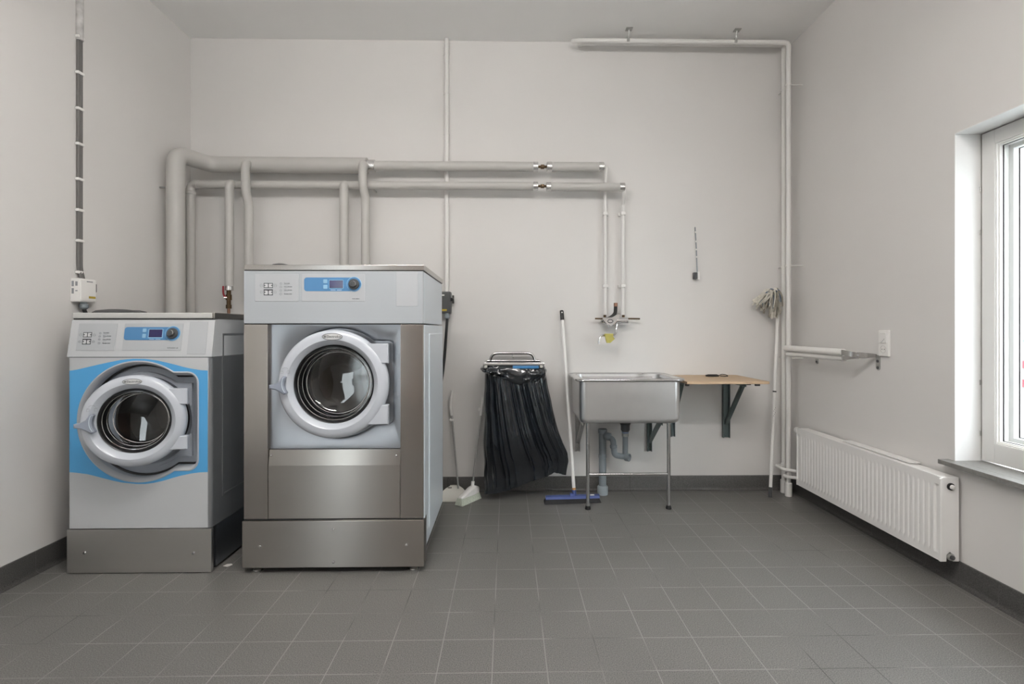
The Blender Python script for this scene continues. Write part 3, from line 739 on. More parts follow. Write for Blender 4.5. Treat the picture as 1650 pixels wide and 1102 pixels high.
mb = MB(); mb.tube([V((p.x, yL, zL)), V((p.x, yL - .055, zL)), V((p.x, yL - .055, z_end))], .030, 22, fil=.04); mb.build('branch_pipe', PIPE, Lp, 60)
foil(Lp, (p.x, yL - .055, z_end + .002), (p.x, yL - .055, fz(468, yL - .055, 369)), .029)
yy = yL - .055
q0, q1, q2, q3 = fz(467, yy, 369), fz(491, yy, 369), fz(495, yy, 369), 1.30
vx = p.x - .004
mb = MB(); mb.cyl((vx, yy, q0), (vx, yy, q1), .015, 16); mb.cyl((vx, yy, q0 - .035), (vx, yy, q0 - .075), .021, 8); mb.cyl((vx, yy, q1), (vx, yy, q2 - .01), .020, 8)
mb.build('ball_valve', BRASS, Lp)
MB().tube([V((vx, yy, q2)), V((vx, yy, q3 - .2))], .011, 12).build('feed_hose', COPPER, Lp)
mb = MB(); hz_ = fz(480, yy, 369)
mb.tube([V((vx - .004, yy - .01, hz_)), V((vx - .022, yy - .02, hz_ + .01)), V((vx - .028, yy - .022, hz_ + .035)), V((vx - .028, yy - .022, hz_ + .085))], .0065, 10, fil=.012)
mb.build('valve_lever', RED, Lp)
MB().cyl((vx, yy - .01, hz_), (vx - .022, yy - .022, hz_), .008, 10).build('lever_nut', CHROME, Lp)
p = pt(554.5, 300, yL - .03)
mb = MB(); mb.tube([V((p.x, yL, zL)), V((p.x, yL - .035, zL - .005)), V((p.x, yL - .035, 1.2))], .0325, 22, fil=.03); mb.build('branch_pipe', PIPE, Lp, 60)
for (px, py, yv) in ((264.5, 304, 3.62), ):
    MB().cyl((XL + .0015, yV, fz(302, yV, 270)), (xV - .05, yV, fz(302, yV, 270)), .007, 10).build('pipe_clip', GALV, U)
MB().cyl((p.x + .2, YB - .0015, zL - .02), (p.x + .2, yL + .02, zL - .02), .006, 8).build('pipe_clip', GALV, Lp)
# thin white feeds down to the tap
def feed(parent, xs, y0, y1, x_from, zfrom, ysrc, ze):
    mb = MB(); a = pt(xs[0], y0, 3.86)
    pts = [V((x_from, ysrc, zfrom)), V((fx(xs[0] + 3, ysrc), ysrc, zfrom)), V((fx(xs[0] + 2.5, ysrc), ysrc, zfrom - .03)), V((fx(xs[1], 3.915), 3.915, zfrom - .12)), V((fx(xs[1], 3.915), 3.915, ze))]
    mb.tube(pts, .0125, 14, fil=.018); mb.build('tap_feed_pipe', PIPEW, parent, 60)
    for py in (345, 461):
        z = fz(py, 3.93, xs[1]); x = fx(xs[1], 3.915)
        mb = MB(); mb.box((x - .017, 3.895, z - .012), (x + .017, 3.935, z + .012), .004); mb.box((x - .012, 3.93, z - .012), (x + .03 * (1 if xs[1] < 990 else -1), YB - .0015, z + .008), .003)
        mb.build('pipe_clip', PIPEW, parent)
zt0 = fz(507.0, 3.915, 975)
feed(U, (974, 975), 275, 500, fx(970, yU), zU2, yU, zt0)
feed(Lp, (1004, 1003.5), 305, 500, fx(1004, yL), zL - .004, yL, zt0)

# pair of heating pipes: along the ceiling edge, down the corner, to the radiator
x1, y1, x2, y2 = fx(1270.5, 3.80), 3.80, fx(1262.8, 3.885), 3.885
z1, z2 = fz(68.5, y1, 1270), fz(73, y2, 1262)
def heat(x, y, z, r, pxs, label, rz, ry):
    T_ = thing('heating_pipe', (x, y, 0), label, 'pipe', 'heating pipes in the right corner')
    mb = MB(); xs = fx(pxs, y)
    mb.tube([V((xs - .02, YB - .014 if y > 3.85 else y + .05, z + .02)), V((xs, y, z)), V((x, y, z)), V((x, y, .0))], r, 16, fil=.035); mb.build('pipe_run', PIPEW, T_, 60)
    mb = MB(); mb.cyl((x, y, 0), (x, y, .10), r + .008, 18, bev=.002); mb.build('floor_sleeve', PIPEW, T_)
    mb = MB(); mb.cyl((x, y, rz - .022), (x, y, rz + .022), r + .005, 16, bev=.002)
    far = y > 3.85
    mb.tube([V((x, y, rz)), V((2.047 if far else 2.062, y, rz)), V((2.047 if far else 2.062, 3.775 if far else 3.765, rz)), V((2.118, 3.719, rz + .002))], .0115, 14, fil=.012); mb.build('radiator_feed', PIPEW, T_, 60)
    return T_
h1 = heat(x1, y1, z1, .0165, 929, 'white heating pipe in the right corner, the nearer of the pair', .155, 0)
h2 = heat(x2, y2, z2, .0155, 940, 'white heating pipe in the right corner, the one closer to the back wall', .205, 0)
for px in (1010, 1183):
    x = fx(px, y1); mb = MB()
    mb.box((x - .004, y1 - .019, z1 - .012), (x + .018, y1 + .019, z1 + .019), .003); mb.cyl((x + .012, y1, z1 + .015), (x + .012, y1 - .02, ZC - .003), .005, 8)
    mb.box((x - .012, y1 - .045, ZC - .006), (x + .035, y1 + .0, ZC), .001)
    mb.build('ceiling_clamp', GALV, h1)
for py in (137, 428, 577):
    z = fz(py, y1, 1270)
    for T_, x, y in ((h1, x1, y1), (h2, x2, y2)):
        mb = MB(); mb.lathe([(.019, -.006), (.0215, -.006), (.0215, .006), (.019, .006)], (x, y, z), 'z', 16, closed_prof=True); mb.cyl((x, y + .018, z), (x, YB - .0015, z), .004, 8) if y > 3.85 else mb.cyl((x + .018, y, z), (XR - .0015, y, z), .004, 8)
        mb.build('pipe_clip', PIPEW, T_)

# conduit and isolator switches
xc, yc = fx(719.7, 3.935), 3.935
K = thing('cable_conduit', (xc, yc, 1.5), 'white conduit pipe running straight down the back wall to the black switch', 'pipe')
zsw = fz(470, 3.9, 718)
MB().tube([V((xc, yc, ZC)), V((xc, yc, zsw - .005))], .0165, 16).build('conduit_tube', PIPEW, K)
for py in (86, 150, 215, 262, 330, 381, 416, 451):
    z = fz(py, yc, 720); mb = MB(); mb.lathe([(.0165, -.005), (.0195, -.005), (.0195, .005), (.0165, .005)], (xc, yc, z), 'z', 16, closed_prof=True); mb.box((xc - .024, yc + .01, z - .005), (xc - .012, YB, z + .005)); mb.build('conduit_clip', PIPEW, K)

def isolator(name, label, origin, ux, out, w_, h_, d_, mats, knob_side, white_tag, ytag):
    """box on a wall; ux = along the wall, out = away from the wall"""
    T_ = thing(name, origin, label, 'switch', 'rotary isolator switches')
    o, ux, out, up = V(origin), V(ux), V(out), V((0, 0, 1))
    def Bx(mb, a, b, bev=0):
        p = o + ux * a[0] + out * a[1] + up * a[2]; q = o + ux * b[0] + out * b[1] + up * b[2]; mb.box(p, q, bev); return mb
    Bx(MB(), (0, 0, 0), (w_, d_, h_), .006).build('housing', mats[0], T_)
    Bx(MB(), (.006, d_ - .018, .006), (w_ - .006, d_ + .004, h_ - .006), .005).build('cover', mats[0], T_)
    mb = MB(); Bx(mb, (w_, d_ * .35, h_ * .58), (w_ + .012, d_ * .85, h_ * .72), .003); Bx(mb, (w_ + .010, d_ * .45, h_ * .46), (w_ + .024, d_ * .7, h_ * .84), .004); mb.build('switch_knob', BLACKP, T_)
    Bx(MB(), ytag[0], ytag[1]).build('warning_sticker', YELLOW, T_)
    Bx(MB(), white_tag[0], white_tag[1]).build('name_sticker', white_tag[2], T_)
    return T_, Bx
xb = fx(703, 3.86)
SW, Bx = isolator('isolator_switch', 'dark grey isolator switch on the back wall beside the larger machine', (xb, YB, fz(505, 3.87, 718)), (1, 0, 0), (0, -1, 0), fx(725.5, 3.86) - xb, zsw - fz(505, 3.87, 718), .09, (DKGREY,), 1,
                  ((.036, .0935, .132), (.060, .0955, .142), mat('sticker_white', (.7, .7, .68), .5)), ((.04, .0935, .018), (.078, .0955, .032)))
gx = fx(720.5, 3.88)
zb_ = fz(505, 3.87, 718)
mb = MB(); mb.cyl((gx, 3.885, zb_ + .002), (gx, 3.885, zb_ - .018), .017, 8); mb.lathe([(.014, 0), (.019, -.004), (.019, -.018), (.009, -.03), (0, -.03)], (gx, 3.885, zb_ - .012), 'z', 18); mb.build('cable_gland', GREYP, SW)
CB = MB(); CB.tube([V((gx, 3.885, zb_ - .04)), pt(719.5, 530, 3.885), pt(716.5, 575, 3.87), pt(712, 612, 3.84), pt(706, 640, 3.78), pt(700, 690, 3.62)], .0105, 12, fil=.12)
o = CB.build('power_cable', RUBBER, origin=(gx, 3.885, zb_ - .04)); tag(o, 'black power cable curving down from the dark switch behind the larger machine', 'cable')

# left wall: grey cable with white clips, white isolator
CBL = thing('wall_cable', (XL, 2.945, 1.53), 'grey cable running up the left wall held by white clips', 'cable')
yA = onX(128, 300, XL + .008).y
mb = MB()
for dy in (-.0085, .0085): mb.tube([V((XL + .009, yA + dy, ZC)), V((XL + .009, yA + dy, fz(0, yA) * 0 + 1.58)), V((XL + .02, yA + dy * .8 - .014 + .02, 1.52))], .0088, 12, fil=.03)
mb.build('cable_pair', GREYCAB, CBL)
mb = MB(); mb.tube([V((XL + .009, yA, ZC)), V((XL + .009, yA, 2.86))], .0185, 14); mb.build('painted_sleeve', add_noise(mat('painted_over', (.52, .51, .50), .6), 25, .25), CBL)
for py in (62, 119.5, 177, 233.5, 290, 339.5, 388.5, 439):
    z = onX(128, py, XL).z
    mb = MB(); mb.box((XL, yA - .022, z - .008), (XL + .021, yA + .022, z + .008), .004); mb.build('cable_clip', WHITE, CBL)
yI = onX(112.5, 470, XL).y
zI0, zI1 = onX(130, 486.5, XL + .04).z, onX(130, 448.5, XL + .04).z
SWH, Bx = isolator('isolator_switch', 'white isolator switch on the left wall above the smaller machine', (XL, yI, zI0), (0, 1, 0), (1, 0, 0), .118, zI1 - zI0, .052, (WHITE,), 1,
                   ((.045, .0555, .112), (.085, .0575, .118), INKL), ((.060, .0555, .022), (.105, .0575, .034)))
mb = MB()
for z0, z1, dx in ((.085, .115, .010), (.045, .075, .010), (.088, .112, .030), (.058, .064, .030)):
    mb.box((XL + dx, yI - .0006, zI0 + z0), (XL + dx + .012, yI + .001, zI0 + z1))
mb.build('side_printing', INKL, SWH)
yg = yI + .062
mb = MB(); mb.lathe([(.016, .002), (.016, -.010), (.022, -.013), (.022, -.030), (.012, -.040), (0, -.04)], (XL + .026, yg, zI0), 'z', 12); mb.build('cable_gland', GREYP, SWH)
CB = MB(); CB.tube([V((XL + .026, yg, zI0 - .038)), V((XL + .04, yg + .015, zI0 - .10)), V((XL + .10, yg + .12, zI0 - .30)), V((XL + .12, yg + .2, .9))], .010, 12, fil=.08)
o = CB.build('power_cable', RUBBER, origin=(XL + .026, yg, zI0 - .038)); tag(o, 'short black power cable below the white switch, going behind the smaller machine', 'cable')

def smooth2(p, k=5):
    n = len(p); out = []
    for i in range(n):
        a, b, c, d = p[i - 1], p[i], p[(i + 1) % n], p[(i + 2) % n]
        for j in range(k):
            t = j / k
            out.append(tuple(.5 * (2 * b[q] + (c[q] - a[q]) * t + (2 * a[q] - 5 * b[q] + 4 * c[q] - d[q]) * t * t + (3 * b[q] - a[q] - 3 * c[q] + d[q]) * t ** 3) for q in (0, 1)))
    return out
# ================================================================== TAP ABOVE THE SINK
yt = 3.90
tp = thing('mixer_tap', pt(988, 515, YB), 'chrome wall mixer tap with a swivel spout above the sink', 'tap')
def Q(px, py, y=yt): return onY(px, py, y)
mb = MB(); mb.tube([Q(970, 517, 3.90), Q(1011, 517, 3.90)], lambda t: .021 + .008 * abs(2 * t - 1), 20)
for px in (975, 1003.5): mb.lathe([(.030, 0), (.030, .006), (.018, .02), (0, .02)], V((fx(px, 3.93), YB, Q(px, 517).z)), (0, -1, 0), 24)
mb.lathe([(.024, 0), (.028, .02), (.024, .045), (.010, .055), (0, .056)], Q(983, 518, 3.895), (0, -1, 0), 24)
mb.build('tap_body', CHROME, tp, 50)
lv = smooth2([(971, 516), (974, 512), (980, 511.5), (986, 511), (992, 507.5), (996, 505), (999.5, 506.5), (998, 511.5), (993.5, 518), (989, 523), (984, 525.5), (977.5, 523)])
p2 = [(Q(a, b, 3.84).x, Q(a, b, 3.84).z) for a, b in lv]
mb = MB(); mb.prism(p2, lambda a, b, h: V((a, h, b)), 3.826, 3.846, bev=.004); mb.build('tap_lever', CHROME, tp, 30)
ov_ = [(Q(983.5 + 4.2 * cos(t), 517.5 + 2.6 * sin(t), 3.826)) for t in [2 * pi * i / 24 for i in range(24)]]
mb = MB(); mb.tube(ov_, .0028, 8, closed=True); mb.build('lever_recess', DKGREY, tp)
mb = MB(); mb.tube([Q(972.5, 516, 3.835), Q(981, 527.5, 3.83)], .004, 8); mb.build('lever_edge', CHROME, tp)
for a, b in ((958.8, 974), (1008, 1031)): MB().cyl(Q(a, 513.3, 3.905), Q(b, 513.6, 3.905), .0062, 12).build('side_pipe', BRASS, tp)
for px in (974.5, 1004.5): MB().cyl(Q(px, 507.5, 3.915), Q(px, 513, 3.915), .011, 10).build('union_nut', BRASS, tp)
mb = MB(); mb.tube([Q(994, 520, 3.88), Q(993, 531, 3.87), Q(992.5, 537, 3.86), Q(986, 541.5, 3.84), Q(975, 540.5, 3.81), Q(967, 541, 3.79), Q(965.5, 549, 3.785)], .0078, 14, fil=.025); mb.build('spout', CHROME, tp, 60)
MB().cyl(Q(965.3, 548, 3.785), Q(965, 554, 3.785), .0098, 14, bev=.002).build('spout_nozzle', CHROME, tp)
MB().cyl(Q(994, 522, 3.88), Q(993.5, 526.5, 3.875), .012, 14, bev=.002).build('spout_nut', CHROME, tp)
mb = MB(); mb.tube([Q(970.5, 519, 3.90), Q(978, 514.5, 3.89), Q(986, 510.5, 3.885), Q(991.5, 505, 3.88), Q(992, 494, 3.88)], .0135, 16, fil=.03)
o = mb.build('rubber_hose', BLACKP, tp); MB().cyl(Q(992, 494, 3.88), Q(992, 488, 3.88), .0145, 12, bev=.002).build('hose_end', COPPER, o)
cl_ = [(974, 537.5), (988, 537.5), (988.5, 543), (991, 545.8), (983.5, 552.5), (978, 552.5), (976, 547)]
p2 = [(Q(a, b, 3.80).x, Q(a, b, 3.80).z) for a, b in cl_]
mb = MB()
def clf(a, b, h): return V((a, h + .006 * sin(a * 120) + .004 * sin(b * 150), b))
mb.prism(p2, clf, 3.795, 3.815, bev=.003); mb.cyl(Q(978.5, 549.5, 3.797), Q(978.5, 549.5, 3.80), .004, 10)
o = mb.build('folded_cloth', YCLOTH, origin=Q(982, 540, 3.805)); tag(o, 'small yellow cloth hung over the tap spout above the sink', 'cloth')

# ================================================================== SINK
S = thing('utility_sink', (.84, 3.7, 0), 'stainless steel utility sink on two tubular front legs', 'sink')
sx0, sx1, sy0, sy1, szr, szb = .492, 1.180, 3.462, 3.93, .905, .606
def rr3(x0, x1, y0, y1, r, z, k=8): return [V((a, b, z)) for a, b in rrect(x0, x1, y0, y1, r, k)]
mb = MB()
lo = []
for dz, ins_ in ((0, 0), (-.10, .0), (szb - szr + .035, .002), (szb - szr + .016, .008), (szb - szr + .004, .020), (szb - szr, .038)):
    lo.append(rr3(sx0 + ins_, sx1 - ins_, sy0 + ins_, sy1 - ins_, .045, szr - .004 + dz))
mb.wn = True; mb.loft(lo, 0, cap1=True); mb.build('basin', SINKS, S, 60)
mb = MB(); t = .004
lo = []
for dz, ins_ in ((0, .03), (-.03, .034), (szb - szr + .04, .038), (szb - szr + .010, .055)):
    lo.append(rr3(sx0 + ins_, sx1 - ins_, sy0 + ins_, sy1 - ins_, .045, szr - .002 + dz))
mb.loft(lo, 0, cap1=True); mb.build('basin_inside', SINKS, S, 60)
mb = MB(); lo = []
for ins_, z in ((.002, -.010), (-.022, -.016), (-.030, -.008), (-.028, .001), (-.020, .004), (-.004, .001), (.012, .003), (.024, .002), (.030, -.006), (.034, -.03)):
    lo.append(rr3(sx0 + ins_, sx1 - ins_, sy0 + ins_, min(sy1 - ins_, 3.953), .05 - ins_ * .6, szr + z))
mb.loft(lo); mb.build('rim', RIMS, S, 60)
MB().lathe([(.03, 0), (.026, .004), (.02, .003), (0, .003)], (1.03, 3.86, szr + .003), 'z', 20).build('overflow_cover', RIMS, S)
for x in (.5575, 1.119):
    mb = MB(); mb.tube([V((x, 3.548, .02)), V((x, 3.548, szb + .006))], .0125, 18); lg = mb.build('leg', TUBES, S)
    MB().lathe([(0, 0), (.019, 0), (.020, .006), (.015, .024), (0, .024)], (x, 3.548, 0), 'z', 20).build('rubber_foot', RUBBER, lg)
zc_ = fz(764, 3.548, 1010)
MB().tube([V((.5575, 3.548, zc_)), V((1.119, 3.548, zc_))], .0095, 14).build('crossbar', TUBES, S)

def wall_bracket(parent, name, px, pyt, pyb, arm, m, wd=.035, z_top=None, slope=None):
    """upright plate on the back wall, an arm and a diagonal brace"""
    x = fx(px, 3.945); zt_ = fz(pyt, 3.945, px) if z_top is None else z_top; zb__ = fz(pyb, 3.945, px)
    mb = MB(); mb.box((x - wd / 2, 3.952, zb__), (x + wd / 2, YB, zt_), .001)
    mb.box((x - wd / 2, 3.93, zb__), (x - wd / 2 + .004, YB, zt_)); mb.box((x + wd / 2 - .004, 3.93, zb__), (x + wd / 2, YB, zt_))
    mb.box((x - wd / 2, YB - arm, zt_ - .03), (x - wd / 2 + .004, YB, zt_)); mb.box((x - wd / 2, YB - arm, zt_ - .004), (x + wd / 2, YB, zt_))
    a = V((x, 3.94, zb__ + (zt_ - zb__) * .22)); b = V((x, YB - arm * .82, zt_ - .006)); d_ = (b - a).normalized(); n_ = V((1, 0, 0)).cross(d_)
    w2 = min(wd * .42, .013)
    mb.loft([[p + V((sx * w2, 0, 0)) + n_ * sn * .003 for sx, sn in ((-1, -1), (1, -1), (1, 1), (-1, 1))] for p in (a, b)], cap0=True, cap1=True)
    for sx in (-1, 1): mb.loft([[p + V((sx * w2 + ex, 0, 0)) + n_ * e for ex, e in ((-.0015, 0), (.0015, 0), (.0015, -.018), (-.0015, -.018))] for p in (a, b)], cap0=True, cap1=True)
    mb.cyl((x, 3.952, zb__ + .02), (x, 3.946, zb__ + .02), .006, 8)
    return mb.build(name, m, parent, origin=None if parent else (x, YB, zb__))
o = wall_bracket(None, 'wall_bracket', 931, 650, 727, .40, GALV, .034, z_top=.603); tag(o, 'galvanised wall bracket under the left end of the sink', 'bracket', 'brackets under the sink')
o = wall_bracket(None, 'wall_bracket', 1046.5, 650, 727, .40, GREENB, .034, z_top=.603); tag(o, 'dark grey-green wall bracket under the right end of the sink', 'bracket', 'brackets under the sink')

# waste pipe and trap
W = thing('drain_pipe', (fx(970.5, 3.87), 3.87, 0), 'grey plastic waste pipe and trap beneath the sink', 'pipe')
xd = fx(971, 3.87); yd = 3.87
mb = MB(); mb.tube([V((xd, yd, .02)), V((xd, yd, fz(694, yd, 971)))], .0275, 24); mb.build('standpipe', GREYP, W)
mb = MB(); mb.cyl((xd, yd, fz(698, yd, 971)), (xd, yd, fz(691, yd, 971)), .033, 24, bev=.003); mb.cyl((xd, yd, fz(737.5, yd, 971)), (xd, yd, fz(732, yd, 971)), .0305, 24, bev=.002); mb.build('collar', GREYP, W)
mb = MB(); mb.lathe([(0, .0), (.040, .0), (.040, fz(784, yd, 971)), (.034, fz(782, yd, 971)), (.03, fz(782, yd, 971))], (xd, yd, 0), 'z', 28); mb.build('floor_socket', mat('pale_grey_plastic', (.27, .31, .33), .4), W)
yq = 3.80
tr = MB()
def Qd(px, py, y=yq): return onY(px, py, y)
tr.tube([V((xd, yd, Qd(975, 704).z)), Qd(979, 704, 3.84), Qd(988, 708, 3.81), Qd(989, 722), Qd(990, 733), Qd(1000, 735), Qd(1007.5, 735.5)], .0215, 20, fil=.04)
tr.cyl(Qd(974, 702, 3.85), Qd(984, 704, 3.83), .029, 20, bev=.003); tr.cyl(Qd(988.3, 717), Qd(988.7, 722), .0265, 20, bev=.002)
tr.tube([Qd(1007.5, 736), Qd(1007.5, 703)], .0195, 20)
tr.build('trap', GREYP, W, 50)
mb = MB(); mb.lathe([(.021, 0), (.029, .004), (.029, .034), (.024, .036), (.022, .02), (0, .02)], Qd(1007.5, 736, 3.795), (.72, -.69, .0), 22); mb.build('trap_cap', GREYP, W)
mb = MB(); mb.cyl(Qd(1007.5, 703), Qd(1007.5, 698), .026, 20, bev=.002); mb.build('slip_nut', GALV, W)
mb = MB(); mb.cyl(Qd(1007.5, 698), Qd(1007.5, 694), .0255, 20, bev=.003); mb.build('slip_washer', mat('blue_grey_nut', (.24, .30, .42), .4), W)
mb = MB(); mb.lathe([(.026, 0), (.033, .012), (.033, .045), (.04, .06), (0, .06)], Qd(1007.5, 695), 'z', 22); mb.build('waste_outlet', DKGREY, W)

# ================================================================== SHELF BOARD
SH = thing('wall_shelf', (1.46, 3.70, .875), 'wooden board shelf on steel brackets to the right of the sink', 'shelf')
MB().box((1.213, 3.452, .871), (1.776, YB - .002, .889), .0025).build('board', WOOD, SH)
for x0, x1, y in ((1.19, 1.215, 3.47), (1.19, 1.24, 3.50)): pass
mb = MB()
for k in range(3): mb.box((1.225 + .02 * k, 3.50 + .05 * k, .853), (1.245 + .02 * k, 3.53 + .05 * k, .871), .001)
for k in range(4): mb.box((1.60 + .035 * k, 3.50 + .06 * (3 - k), .853), (1.63 + .035 * k, 3.52 + .06 * (3 - k), .871), .001)
mb.build('batten', DKGREY, SH)
wall_bracket(SH, 'bracket', 1170, 620, 705, .40, GREENB, .052, z_top=.870)
wall_bracket(SH, 'bracket', 1084, 620, 703, .30, GREENB, .03, z_top=.870)
T_ = thing('handheld_gadget', (1.56, 3.80, .889), 'small black gadget with a wrist loop lying on the wooden shelf', 'gadget')
a_, b_ = onY(1137, 606.5, 3.80), onY(1158, 606.8, 3.80)
mb = MB(); mb.tube([V((a_.x, 3.80, .898)), V((a_.x + .02, 3.80, .899)), V((b_.x - .015, 3.80, .899)), V((b_.x, 3.80, .897))], lambda t: .009 if .1 < t < .9 else .006, 12); mb.build('body', BLACKP, T_)
c_ = b_.x
mb = MB(); mb.tube([V((c_, 3.80, .897)), V((c_ + .02, 3.80, .909)), V((c_ + .05, 3.78, .905)), V((c_ + .062, 3.78, .896)), V((c_ + .045, 3.79, .893)), V((c_ + .01, 3.80, .895))], .0028, 8, fil=.012); mb.build('wrist_loop', BLACKP, T_)

# ================================================================== BAG HOLDER AND BAG
ybf, ybb = 3.58, 3.90
bxl, bxr = fx(778.5, ybf), fx(877.5, ybf); zbh = fz(586.5, ybf, 828)
HB = thing('bag_holder', ((bxl + bxr) / 2, YB, zbh), 'wall mounted steel bag holder frame with a bent tube handle', 'bag holder')
mb = MB()
mb.box((bxl, ybf - .01, zbh - .010), (bxr, ybf + .01, zbh + .010), .004); mb.box((bxl, ybb - .01, zbh - .008), (bxr, ybb + .01, zbh + .008), .004)
mb.box((bxl, ybf, zbh - .008), (bxl + .018, ybb, zbh + .008), .004); mb.box((bxr - .018, ybf, zbh - .008), (bxr, ybb, zbh + .008), .004)
mb.build('frame', RIMS, HB)
hl, hr, zh = fx(790.5, ybb), fx(861, ybb), fz(569, ybb, 828)
mb = MB(); mb.tube([V((hl, ybb, zbh)), V((hl, ybb, zh)), V((hr, ybb, zh)), V((hr, ybb, zbh))], .0115, 16, fil=.07); mb.tube([V((hl, ybb, zbh + .004)), V((hr, ybb, zbh + .004))], .005, 10); mb.build('handle', RIMS, HB, 60)
mb = MB(); xm = (hl + hr) / 2; mb.tube([V((xm, ybb, zh - .008)), V((xm - .002, ybb - .004, zh - .028)), V((xm + .004, ybb - .012, zh - .036)), V((xm + .010, ybb - .012, zh - .030))], .004, 8); mb.build('hook', GALV, HB)
for x in (bxl + .03, bxr - .03):
    mb = MB(); mb.box((x - .012, ybb, zbh - .012), (x + .012, YB, zbh + .012), .002); mb.build('wall_mount', GALV, HB)
for px in (783, 872):
    MB().box((fx(px, ybf) - .010, ybf - .018, zbh - .026), (fx(px, ybf) + .010, ybf + .004, zbh - .010), .004).build('bag_clip', CREAM, HB)

GBg = thing('garbage_bag', ((bxl + bxr) / 2, 3.74, .03), 'large glossy black plastic bag hanging from the steel bag holder', 'bag')
def interp(tab, t):
    for (a, va), (b, vb) in zip(tab, tab[1:]):
        if t <= b: k = (t - a) / (b - a); k = k * k * (3 - 2 * k) if False else k; return va + (vb - va) * k
    return tab[-1][1]
NV, NU = 90, 300
yC = 3.73
right = [(0, 876), (.25, 886), (.5, 896), (.7, 908), (.8, 916), (.88, 918), (1, 914)]
left = [(0, 781), (.3, 779.5), (.7, 778.5), (1, 780)]
bot = [(-1, 801), (-.86, 800), (-.6, 798), (-.3, 791), (.1, 780), (.35, 775), (.62, 768), (.70, 765), (1, 770)]
ztop = zbh - .012
random.seed(11)
rid = [(random.uniform(-1, 1), random.uniform(.012, .05), random.uniform(.003, .013)) for _ in range(64)]
rid_b = [(random.uniform(-1, 1), random.uniform(.02, .07), random.uniform(.004, .016)) for _ in range(40)]
loops = []
for i in range(NV + 1):
    v = i / NV
    yd_ = .155 - .02 * v - (.123 * (.5 - .5 * cos(pi * (v - .55) / .45)) if v > .55 else 0)
    yf_ = yC + .0
    xl, xr_ = fx(interp(left, v), 3.66), fx(interp(right, v), 3.66)
    xc_ = (xl + xr_) / 2; a_ = (xr_ - xl) / 2
    loop = []
    for j in range(NU):
        t = 2 * pi * j / NU; ca, sa = cos(t), sin(t)
        pw = 3.6 - 1.4 * max(0, v - .4)
        sx_ = ca; sy_ = math.copysign(max(0, 1 - abs(ca) ** pw) ** (1 / pw), sa)
        s_ = sx_
        zb_s = fz(interp(bot, min(1, s_ + .38 * (1 - s_ * s_) * (v - .3))), 3.66)
        z = ztop + (zb_s - ztop) * v
        front = sa < 0
        # long folds fanning from the rim; they shear toward the right lower corner
        env = min(1, v * 5) * (1 if v < .75 else max(.35, 1 - (v - .75) * 2.2))
        disp = 0
        for c_, w_, h_ in (rid if front else rid_b):
            c2 = c_
            q = (s_ - c2) / (w_ * (.55 + .7 * v))
            if abs(q) < 3: disp += 1.5 * h_ * math.exp(-abs(q) * 1.9) * (.75 + .25 * sin(2.0 * v + c_ * 17 + 1.2))
        nz = noise.noise(V((s_ * 3, v * 2.5, 3 if front else 9))) * .014 + noise.noise(V((s_ * 11, v * 13, 5))) * (.002 + .018 * max(0, v - .6))
        yy = yC + sy_ * (yd_ + (disp * env + nz) * (1 if abs(sa) > .15 else .3))
        xx = xc_ + (sx_ + .38 * (1 - sx_ * sx_) * (v - .3)) * a_ + (noise.noise(V((2, v * 6, s_ * 3))) * .010 if abs(ca) > .8 else 0)
        loop.append(V((xx, yy, z)))
    loops.append(loop)
mb = MB(); mb.loft(loops, cap1=True); mb.build('bag_film', BAG, GBg, 50)
# crumpled collar folded over the frame
loops = []
for i in range(15):
    v = i / 14; loop = []
    for j in range(220):
        t = 2 * pi * j / 220; ca, sa = cos(t), sin(t)
        sx_ = math.copysign(abs(ca) ** .45, ca); sy_ = math.copysign(abs(sa) ** .45, sa)
        drop = interp([(-1, .045), (-.7, .065), (-.2, .100), (.15, .135), (.4, .118), (.8, .115), (1, .09)], sx_)
        nz = noise.noise(V((sx_ * 5 + sa * 2, v * 3, 1))) * .020 + noise.noise(V((sx_ * 14, v * 7 + sx_ * 5, 4))) * .010
        bulge = .012 + .018 * sin(pi * v) + nz * (.4 + v)
        xx = (bxl + bxr) / 2 + sx_ * ((bxr - bxl) / 2 - .006 + bulge * .8)
        yy = 3.74 + sy_ * (.165 + bulge)
        loop.append(V((xx, min(yy, 3.945), zbh - .004 - .010 - drop * v + nz * .4 * v)))
    loops.append(loop)
mb = MB(); mb.loft(loops); mb.build('folded_collar', BAG, GBg, 50)
mb = MB(); mb.box((fx(826, ybf), ybf - .030, zbh - .030), (fx(868, ybf), ybf - .006, zbh - .012), .004); mb.build('blue_tape', BAGBLUE, GBg)

# ================================================================== CLEANING TOOLS
# push broom leaning on the back wall
hb = V((fx(925.5, 3.70), 3.70, .05)); ht = onY(905, 500, 3.925)
PB = thing('push_broom', (hb.x, hb.y, 0), 'blue headed broom with a long white handle leaning left of the sink', 'broom')
dr_ = (ht - hb).normalized()
hl_, hr_ = fx(879, 3.69), fx(965, 3.72)
mb = MB(); mid = hb + dr_ * ((hb - ht).length * .5)
MB().tube([hb + dr_ * .045, ht - dr_ * .07], .0125, 16).build('handle_tube', WHITE, PB)
o = MB().tube([ht - dr_ * .075, ht - dr_ * .005, ht], lambda t: .0145 if t < .9 else .011, 16).build('grip', BLACKP, PB)
MB().cyl(ht - dr_ * .016 + V((0, -.013, 0)), ht - dr_ * .016 + V((0, -.017, 0)), .005, 10).build('hanging_eye', PAPER, o)
MB().cyl(hb + dr_ * .030, hb + dr_ * .05, .0135, 14).build('ferrule', mat('orange_ring', (.5, .25, .08), .5), PB)
mb = MB()
ang = .30
pr = [(-.030, .030), (-.024, .046), (.0, .052), (.024, .046), (.030, .030)]
